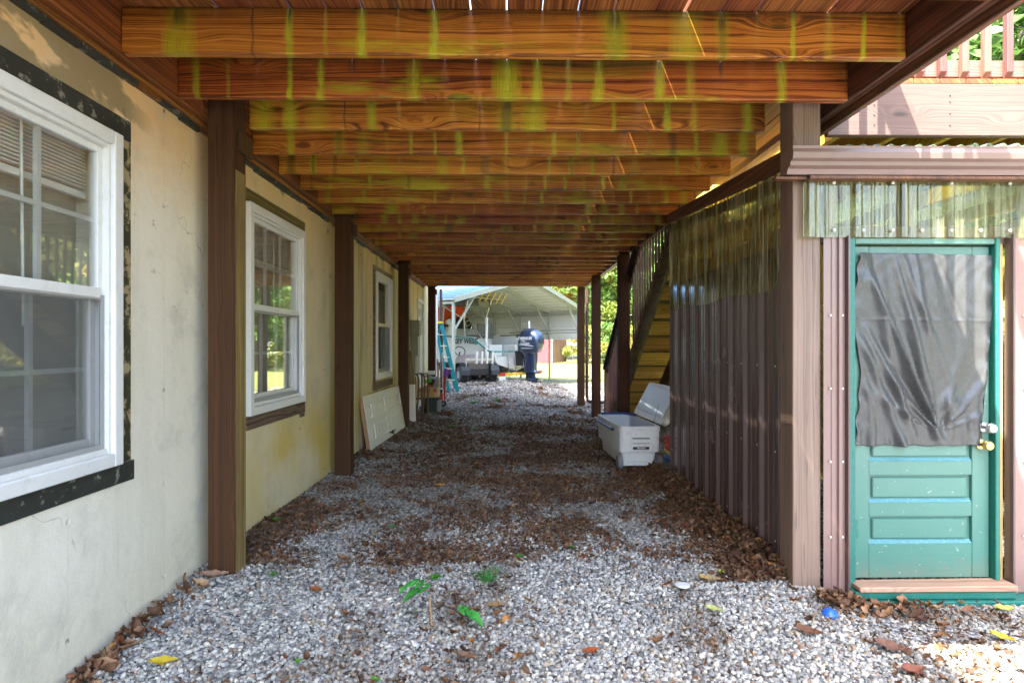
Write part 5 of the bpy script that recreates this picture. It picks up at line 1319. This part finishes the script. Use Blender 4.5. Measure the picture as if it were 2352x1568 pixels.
m.tube([(-.62, 1.0, 2.62), (.62, 1.0, 2.62)], .02, 8); m.tube([(-.6, 2.8, 2.62), (.6, 2.8, 2.62)], .02, 8)
tt = put('top_frame', m, 'steel', boat)
m = MB(); m.grid(8, 6, lambda u, v: (-.58 + 1.16 * u, 1.25 + 1.5 * v, 2.66 + .05 * math.sin(u * math.pi))); put('canvas_top', m, 'canvas', boat, solid=.02)
m = MB(); m.box(-.35, .35, 1.7, 2.5, 2.44, 2.60); put('canvas_bag', m, 'canvas', boat, bevel=.04, seg=2)
for k in range(5):
    xx = -.55 + k * .27; m = MB(); m.tube([(xx, .98, 2.50), (xx + .03, .80, 2.80)], .028, 8); put('rod_holder', m, 'gold', boat)
m = MB(); m.tube([(-.1, .95, 2.6), (-.1, .9, 2.25)], .018, 6); put('hanging_rod', m, 'black', boat)
# swim ladder
m = MB()
for xx in (-.55, -.20): m.tube([(xx, -.02, 1.06), (xx, -.08, .98), (xx + .06, -.09, .30)], .014, 6)
for zz in (.85, .62, .42): m.tube([(-.53, -.085, zz), (-.17, -.085, zz)], .011, 6)
put('swim_ladder', m, 'steel', boat)
m = MB(); m.box(-.85, -.5, -.10, -.002, .52, .56); m.box(.5, .85, -.10, -.002, .52, .56); put('trim_tab', m, 'black', boat)
m = MB(); m.tube([(-1.02, .2, 1.10), (-1.02, .8, 1.75)], .016, 6); m.tube([(-1.0, 2.9, 1.6), (-.95, 3.2, 1.9), (-.8, 4.6, 2.0)], .014, 6); put('grab_rail', m, 'steel', boat)
# outboard motor
mo = MB()
def osec(cy_, z, ry, rx, yo=0., sq=2.6):
    P = []
    for i in range(20):
        t = 2 * math.pi * i / 20; c, s = math.cos(t), math.sin(t)
        P.append((rx * math.copysign(abs(c) ** (2 / sq), c), cy_ + ry * math.copysign(abs(s) ** (2 / sq), s), z))
    return P
mo.loft([osec(-.46, 1.00, .32, .20), osec(-.47, 1.06, .37, .25), osec(-.50, 1.18, .40, .27), osec(-.52, 1.35, .40, .27), osec(-.52, 1.50, .36, .25), osec(-.50, 1.60, .29, .21), osec(-.47, 1.67, .19, .14), osec(-.46, 1.70, .09, .07)]); mo.sm = True
motor = put('outboard_motor', mo, 'motor', boat)
m = MB(); m.loft([osec(-.46, .995, .25, .17), osec(-.50, .85, .22, .14), osec(-.50, .62, .20, .11), osec(-.50, .50, .20, .10), osec(-.52, .44, .26, .10), osec(-.52, .425, .28, .13), osec(-.50, .40, .16, .07), osec(-.50, .25, .17, .055), osec(-.50, .13, .15, .045), osec(-.52, .02, .07, .012)]); m.sm = True
put('leg', m, 'motor', motor)
m = MB(); m.lathe([(0, .22), (.05, .18), (.075, .05), (.075, -.15), (.05, -.26), (0, -.28)], (0, -.52, .20), 'y', 14); put('gearcase', m, 'motor', motor)
m = MB()
for k in range(3):
    a = k * 2.094 + .3
    m.add([(0, -.82, .20), (.05 * math.cos(a - .5), -.76, .20 + .05 * math.sin(a - .5)), (.17 * math.cos(a - .3), -.77, .20 + .17 * math.sin(a - .3)), (.18 * math.cos(a + .25), -.84, .20 + .18 * math.sin(a + .25)), (.05 * math.cos(a + .6), -.86, .20 + .05 * math.sin(a + .6))], [(0, 1, 2, 3, 4)])
m.lathe([(0, -.74), (.05, -.75), (.05, -.88), (0, -.90)], (0, 0, .20), 'y', 12)
put('propeller', m, 'steel', motor, solid=.008, smooth=False)
m = MB(); m.box(-.13, .13, -.26, -.02, .62, 1.04); put('bracket', m, 'black', motor, bevel=.02, seg=2)
m = MB(); m.box(-.05, .05, -.34, -.20, .55, .95); put('tilt_ram', m, 'motorgrey', motor, bevel=.01)
m = MB(); m.loft([osec(-.495, 1.105, .352, .262), osec(-.497, 1.14, .357, .267)]); put('cowl_band', m, 'motorgrey', motor)
text('lettering', 'YAMAHA', .12, 'decal', motor, (-.275, -.47, 1.40), (R(90), 0, R(-90)), .004, shear=.3, bold=.003)
text('lettering', 'FOUR STROKE', .05, 'decal', motor, (-.276, -.48, 1.25), (R(90), 0, R(-90)), .004, shear=.3, bold=.001)
m = MB(); m.prism([(-.80, 1.17), (-.30, 1.22), (-.25, 1.24), (-.72, 1.20)], 'x', -.282, -.272); put('decal_stripe', m, 'decal', motor)
m = MB(); m.tube([(0, -.45, 1.69), (0, -.44, 1.90)], .028, 8); put('pole', m, 'white', motor)

# trailer
tr = thing('boat_trailer', 'galvanised boat trailer under the hull with a red tail lamp and white plate', 'trailer', (.30, 17.22, 0), rotz=BZ, local=True)
for sx in (-1, 1):
    m = MB(); m.box(sx * .62 - .04, sx * .62 + .04, -.15, 6.2, .36, .46); put('frame_rail', m, 'stringer' if sx < 0 else 'carframe', tr, bevel=.004)
    m = MB(); m.lathe([(0, -.09), (.2, -.09), (.30, -.08), (.32, -.04), (.32, .04), (.30, .08), (.2, .09), (0, .09)], (sx * .98, 2.2, .34), 'x', 24); wh = put('wheel', m, 'rubber', tr)
    m = MB(); m.lathe([(0, -.095), (.18, -.095), (.19, .095), (0, .095)], (sx * .98, 2.2, .34), 'x', 16); put('rim', m, 'carframe', wh)
    if sx < 0: m = MB(); m.tube([(sx * 1.10, .2, .42), (sx * 1.17, .2, 1.0), (sx * 1.20, .15, 1.98)], .035, 8); put('guide_post', m, 'white', tr)
m = MB(); m.box(-1.05, 1.05, -.16, -.08, .34, .42); m.box(-.8, .8, 2.9, 2.98, .36, .44); put('cross_member', m, 'yellow', tr, bevel=.004)
m = MB(); m.box(-1.06, -.80, -.20, -.161, .36, .44); put('tail_light', m, 'red', tr, bevel=.006)
m = MB(); m.box(.80, 1.06, -.20, -.161, .36, .44); put('tail_light', m, 'red', tr, bevel=.006)
m = MB(); m.box(-1.10, -.78, -.19, -.175, .17, .335); put('licence_plate', m, 'white', tr, bevel=.004)
for sx in (-.35, .35):
    m = MB(); m.box(sx - .06, sx + .06, -.1, 4, .47, .53); put('bunk', m, 'canvas', tr)

# orange cover on the foredeck
oc = thing('cover', 'bright orange fabric cover on a dark rack above the bow', 'cover', (.45 - .8 * 3.1, 17.25 + .6 * 3.1, 1.6), rotz=BZ, local=True)
def oc_fn(u, v):
    a = u * 2 * math.pi; r1 = 1 + .05 * math.sin(a * 5 + v * 4); sq = lambda c: math.copysign(abs(c) ** .5, c)
    return (.62 * sq(math.cos(a)) * r1, .62 * sq(math.sin(a)) * r1, .26 + .56 * v + .03 * math.sin(a * 3))
m = MB(); m.grid(40, 6, oc_fn); m.f.append(tuple(range(41 * 6, 41 * 6 + 40))); put('fabric', m, 'orange', oc, smooth=False)
m = MB(); m.box(-.68, .68, -.68, .68, .18, .25); 
for sx in (-.6, .6):
    for sy in (-.6, .6): m.tube([(sx, sy, 0), (sx, sy, .18)], .02, 6)
put('rack', m, 'black', oc)
# life jacket / poles lying across the gunwale: fishing rods
for k, (za, lab) in enumerate(((1.62, 'long thin fishing rod lying across the boat towards the carport wall'), (1.72, 'second fishing rod with a reel resting over the stern'))):
    m = MB(); m.tube([(-.2 + k * .3, 18.6, za - .12), (1.2, 18.9 + k * .3, za - .04), (2.9, 19.1 + k * .4, za + .02)], [.014, .010, .005], 6)
    m.lathe([(0, -.03), (.04, -.03), (.04, .03), (0, .03)], (.35 + k * .6, 18.72 + k * .1, za - .13), 'y', 10)
    solo('fishing_rod', m, 'black', lab, 'fishing rod')

# ------------------------------------------------------------------ small utility vehicle with knobby tyres
atv = thing('utility_cart', 'old black off road cart with knobby tyres, steering wheel and camouflage seat', 'cart', (-.95, 16.1, .18), rotz=R(25), local=True)
def tyre(x, y, r=.24, w_=.20):
    m = MB(); m.lathe([(0, -w_ / 2), (r * .5, -w_ / 2), (r * .85, -w_ / 2), (r * .95, -w_ / 3), (r * .95, w_ / 3), (r * .85, w_ / 2), (r * .5, w_ / 2), (0, w_ / 2)], (x, y, r), 'x', 24)
    m.sm = False
    for i in range(18):
        a = 2 * math.pi * i / 18
        for s in (-1, 1):
            c = Vector((x + s * w_ * .25, y + math.cos(a + s * .1) * r * .97, r + math.sin(a + s * .1) * r * .97)); t_ = Vector((0, -math.sin(a), math.cos(a)))
            m.bar(c - t_ * r * .07, c + t_ * r * .07, w_ * .4, .035, up=(0, math.cos(a), math.sin(a)))
    o = put('wheel', m, 'rubber', atv, smooth=False)
    m = MB(); m.lathe([(0, -w_ * .52), (r * .42, -w_ * .52), (r * .45, -.02), (r * .45, .02), (r * .42, w_ * .52), (0, w_ * .52)], (x, y, r), 'x', 16); put('hub', m, 'greyplastic', o)
for x, y in ((.42, -.35), (-.42, -.35), (.42, .95), (-.42, .95)): tyre(x, y)
m = MB(); m.box(-.30, .30, -.55, 1.1, .22, .40); put('chassis', m, 'black', atv, bevel=.02)
m = MB(); m.loft([rrect(-.36, .36, -.45, .5, .1, .40), rrect(-.38, .38, -.48, .52, .12, .55), rrect(-.30, .30, -.38, .44, .12, .70), rrect(-.2, .2, -.2, .3, .08, .76)]); m.sm = True; put('seat_cover', m, 'camo', atv)
m = MB(); m.tube([(-.1, .75, .40), (-.14, .62, .70), (-.16, .50, .84)], .02, 6); m.tube([(-.16 + .15 * math.cos(t), .48 + .07 * math.sin(t), 0.86 + .13 * math.sin(t)) for t in np.linspace(0, 6.283, 16)], .014, 6); put('steering_wheel', m, 'black', atv)
m = MB(); m.box(-.40, .40, -.62, -.56, .62, .68); m.tube([(-.38, -.58, .40), (-.38, -.58, .66)], .016, 6); m.tube([(.38, -.58, .40), (.38, -.58, .66)], .016, 6); put('rack', m, 'steel', atv)
for k in range(4):
    xx = -.10 + k * .15; m = MB(); m.tube([(xx, -.60, .54), (xx + .01, -.62, .86)], .028, 10); put('rod_tube', m, 'white', atv)
for sx in (-1, 1):
    m = MB(); m.grid(8, 3, lambda u, v: (sx * (.30 + .24 * v), -.35 + .33 * math.cos(math.pi * u), .24 + .32 * math.sin(math.pi * u))); put('fender', m, 'black', atv, solid=.01)

# ------------------------------------------------------------------ red metal shed far off
rs = thing('garden_shed', 'small red metal shed with white trim on the far lawn', 'shed', (3.1, 40, 0), local=True)
m = MB(); m.box(-1.6, -.02, 0, .03, .05, 1.80); put('front_wall', m, 'redmetal', rs)
for k in range(9):
    m = MB(); m.box(-1.55 + k * .17, -1.53 + k * .17, -.015, -.001, .05, 1.79); put('rib', m, 'redmetal', rs)
m = MB(); m.prism([(0, .05), (2.4, .05), (2.4, 1.55), (1.2, 1.95), (0, 1.80)], 'x', .0, .03)
m2 = MB(); m2.add([(0, .0, .05), (1.15, 1.6, .05), (1.15, 1.6, 1.62), (.55, .8, 1.90), (0, 0, 1.80)], [(0, 1, 2, 3, 4)]); put('side_wall', m2, 'shedbrown', rs, solid=.03)
for k in range(11):
    t_ = (k + .5) / 11; m = MB(); m.bar((1.15 * t_ + .02, 1.6 * t_ - .03, .06), (1.15 * t_ + .02, 1.6 * t_ - .03, 1.62 + .1 * (1 - t_)), .03, .03); put('rib', m, 'shedbrown', rs)
m = MB(); m.box(-.04, .04, -.04, .0, .0, 1.85); m.box(-1.65, -.041, -.04, .0, 1.80, 1.87); put('trim', m, 'white', rs)
m = MB(); m.add([(-1.7, -.08, 1.88), (.06, -.08, 1.88), (1.2, 1.6, 1.70), (.6, .8, 1.97), (-1.1, 1.6, 1.95)], [(0, 1, 3, 4), (1, 2, 3)]); put('roof', m, 'white', rs, solid=.03)

# wire fence far right
wf = thing('wire_fence', 'low wire fence in front of the far trees', 'fence', (6.5, 36, 0))
for k in range(9):
    m = MB(); m.tube([(4.2 + k * 1.3, 37 - k * .3, 0), (4.2 + k * 1.3, 37 - k * .3, 1.1)], .03, 6); put('post', m, 'rust', wf)
for zz in (.35, .7, 1.05):
    m = MB(); m.tube([(4.2, 37, zz), (14.6, 34.6, zz)], .012, 4); put('wire', m, 'steel', wf)

# ------------------------------------------------------------------ trees
def crown_mesh(seed, rx, rz, nclump, nleaf, size, pal, low=.0):
    r = np.random.default_rng(seed); C = []
    while len(C) < nclump:
        p = r.uniform(-1, 1, 3); q = np.linalg.norm(p)
        if q < 1 and q > .35 and (p[2] > -1 + low): C.append(p * np.array([rx, rx, rz]) * (1 + .15 * r.normal()))
    C = np.array(C); n = nclump * nleaf
    ci = np.repeat(np.arange(nclump), nleaf); cr_ = rx * r.uniform(.16, .30, nclump)
    d = r.normal(size=(n, 3)); d /= np.linalg.norm(d, axis=1)[:, None]; d *= r.random((n, 1)) ** .45
    P = C[ci] + d * cr_[ci][:, None] * np.array([1.15, 1.15, .75])
    V = np.array([(-1, 0, 0), (0, -.42, .12), (1, 0, -.1), (0, .42, .12)], float); F = np.array([(0, 1, 2, 3)])
    S = (size * r.uniform(.6, 1.35, n))[:, None] * np.ones((1, 3))
    a = r.uniform(0, 6.283, n); b = r.normal(0, .8, n); c = r.normal(0, .8, n)
    global rng
    sv = rng; rng = r; Rm = rotmats(n, 1.5); rng = sv
    pal = np.array(pal); tone = pal[r.integers(0, len(pal), nclump)][ci] * r.uniform(.75, 1.3, (n, 1))
    o = scatter('crown', V, F, P, S, Rm, np.clip(tone, 0, .9), 'foliage')
    me = o.data; bpy.data.objects.remove(o); return me
GREEN = [(.11, .21, .04), (.15, .25, .05), (.19, .27, .06), (.09, .17, .04)]
YEL = [(.21, .27, .05), (.32, .31, .06), (.15, .22, .04), (.42, .31, .06)]
AUT = [(.44, .22, .05), (.38, .28, .06), (.19, .24, .05), (.46, .16, .04)]
CR = [crown_mesh(11, 3.0, 3.4, 70, 190, .14, GREEN), crown_mesh(12, 3.0, 3.2, 60, 200, .15, YEL), crown_mesh(13, 2.6, 2.8, 55, 170, .15, AUT)]
BU = [crown_mesh(14, 1.6, 1.3, 34, 130, .10, GREEN + YEL), crown_mesh(15, 1.5, 1.3, 30, 130, .10, YEL + YEL + AUT[1:3])]
def trunk_mesh(seed, h):
    r = random.Random(seed); m = MB()
    m.tube([(0, 0, -.1), (.05, .03, h * .3), (-.05, .1, h * .6), (.06, 0, h)], [.22, .17, .12, .04], 8)
    for k in range(7):
        a = r.uniform(0, 6.28); z = h * r.uniform(.35, .8); q = h * .32
        m.tube([(0, .05, z), (math.cos(a) * q * .5, math.sin(a) * q * .5, z + q * .3), (math.cos(a) * q, math.sin(a) * q, z + q * .75)], [.07, .05, .015], 5)
    return m.mesh('trunk', 'bark')
TR = [trunk_mesh(1, 7.), trunk_mesh(2, 6.)]
def tree(x, y, s, kind, label, zc=4.6, sy=1.):
    t = thing('tree', label, 'tree', (x, y, -.05), random.uniform(0, 6.28), 'trees around the yard', local=True)
    t.scale = (s, s, s * sy)
    o = bpy.data.objects.new('trunk', TR[kind % 2]); COL.objects.link(o); o.parent = t
    o = bpy.data.objects.new('crown', CR[kind]); COL.objects.link(o); o.parent = t; o.location = (0, 0, zc)
def bush(x, y, s, kind, label):
    t = thing('bush', label, 'bush', (x, y, 0), random.uniform(0, 6.28), 'bushes at the edge of the lawn', local=True)
    t.scale = (s, s, s)
    m = MB(); m.tube([(0, 0, 0), (.1, 0, .9)], [.05, .02], 6); m.tube([(0, 0, 0), (-.2, .1, .8)], [.04, .02], 5); put('stem', m, 'bark', t)
    o = bpy.data.objects.new('foliage', BU[kind]); COL.objects.link(o); o.parent = t; o.location = (0, 0, 1.0)
TREES = [(7.6, 46, 1.5, 0), (11.5, 44, 1.6, 1), (4.0, 52, 1.5, 2), (15.5, 40, 1.6, 0), (9.0, 56, 1.9, 1), (0.5, 58, 1.7, 0), (-4, 56, 1.6, 1), (6.2, 33, .0, 0),
         (19.0, 36, 1.7, 1), (5.4, 62, 2.0, 0), (8.4, 28, 1.0, 0), (11.8, 31, 1.35, 2), (14.0, 26, 1.4, 0), (10.5, 21.5, 1.15, 1), (15.5, 19, 1.4, 0), (12.3, 15.5, 1.3, 1),
         (10.2, 11.5, 1.15, 0), (13.8, 9.5, 1.35, 0), (10.8, 6.0, 1.1, 2), (15.5, 4.0, 1.4, 1), (11.5, 1.0, 1.2, 0), (18.5, 12, 1.8, 0), (20.5, 24, 1.9, 1), (24, 30, 2., 0), (12.5, -4, 1.3, 1), (13, 52, 1.9, 0), (-10, 60, 1.9, 1), (22, 4, 1.9, 0)]
LAB = ['green tree behind the bushes straight behind the red shed', 'yellowing tree just right of the red shed', 'orange tinged tree peeping over the carport eave', 'green tree at the far right end of the wire fence',
 'tall yellowing tree behind the red shed row', 'green tree hidden behind the carport ridge', 'yellowing tree behind the left side of the carport', '', 'yellowing tree far right beyond the wire fence',
 'tallest green tree, furthest back over the carport eave', 'small green tree on the lawn in front of the wire fence', 'orange tinged tree between the last two posts', 'green tree filling the gap left of the stairs',
 'yellowing tree seen over the lower stair handrail', 'broad green tree behind the upper stair balusters', 'yellowing tree behind the top of the stairs', 'green tree behind the back of the shed',
 'tall green tree above the right deck railing', 'orange tinged tree right of the deck railing', 'yellowing tree at the top right corner of the view', 'green tree at the right, level with the teal door',
 'very large green tree beyond the shed roof', 'large green tree far behind the stairs', 'largest green tree on the right skyline', 'yellowing tree at the near right edge of the yard',
 'broad green tree in the back row past the fence', 'yellowing tree far left behind the house corner', 'large green tree at the far right of the near yard']
for lab, (x, y, s, k) in zip(LAB, TREES):
    if s: tree(x, y, s, k, lab)
for i, (x, y, s, k, lab) in enumerate(((5.6, 41, 1.3, 1, 'yellow flecked bush right beside the red shed'), (6.9, 38.5, 1.2, 0, 'green bush right of the one beside the red shed'), (8.3, 36, 1.3, 1, 'orange tinged bush behind the wire fence'), (9.8, 33, 1.2, 0, 'green bush at the wire fence near the stair foot'),
        (7.9, 44, 1.4, 0, 'tall green bush behind the bushes by the red shed'), (11, 28, 1.4, 1, 'yellowing bush beyond the stairs'), (9.3, 18.5, 1.3, 0, 'green bush behind the stair newel'), (8.9, 14, 1.4, 0, 'green bush seen through the stair balusters'), (8.6, 9.5, 1.4, 1, 'yellowing bush behind the shed back'),
        (8.8, 5.5, 1.4, 0, 'green bush right of the shed'), (9.2, 23.5, 1.4, 1, 'orange flecked bush right of the last posts'), (10.5, 39, 1.5, 0, 'wide green bush at the back of the fence'))):
    bush(x, y, s, k, lab)
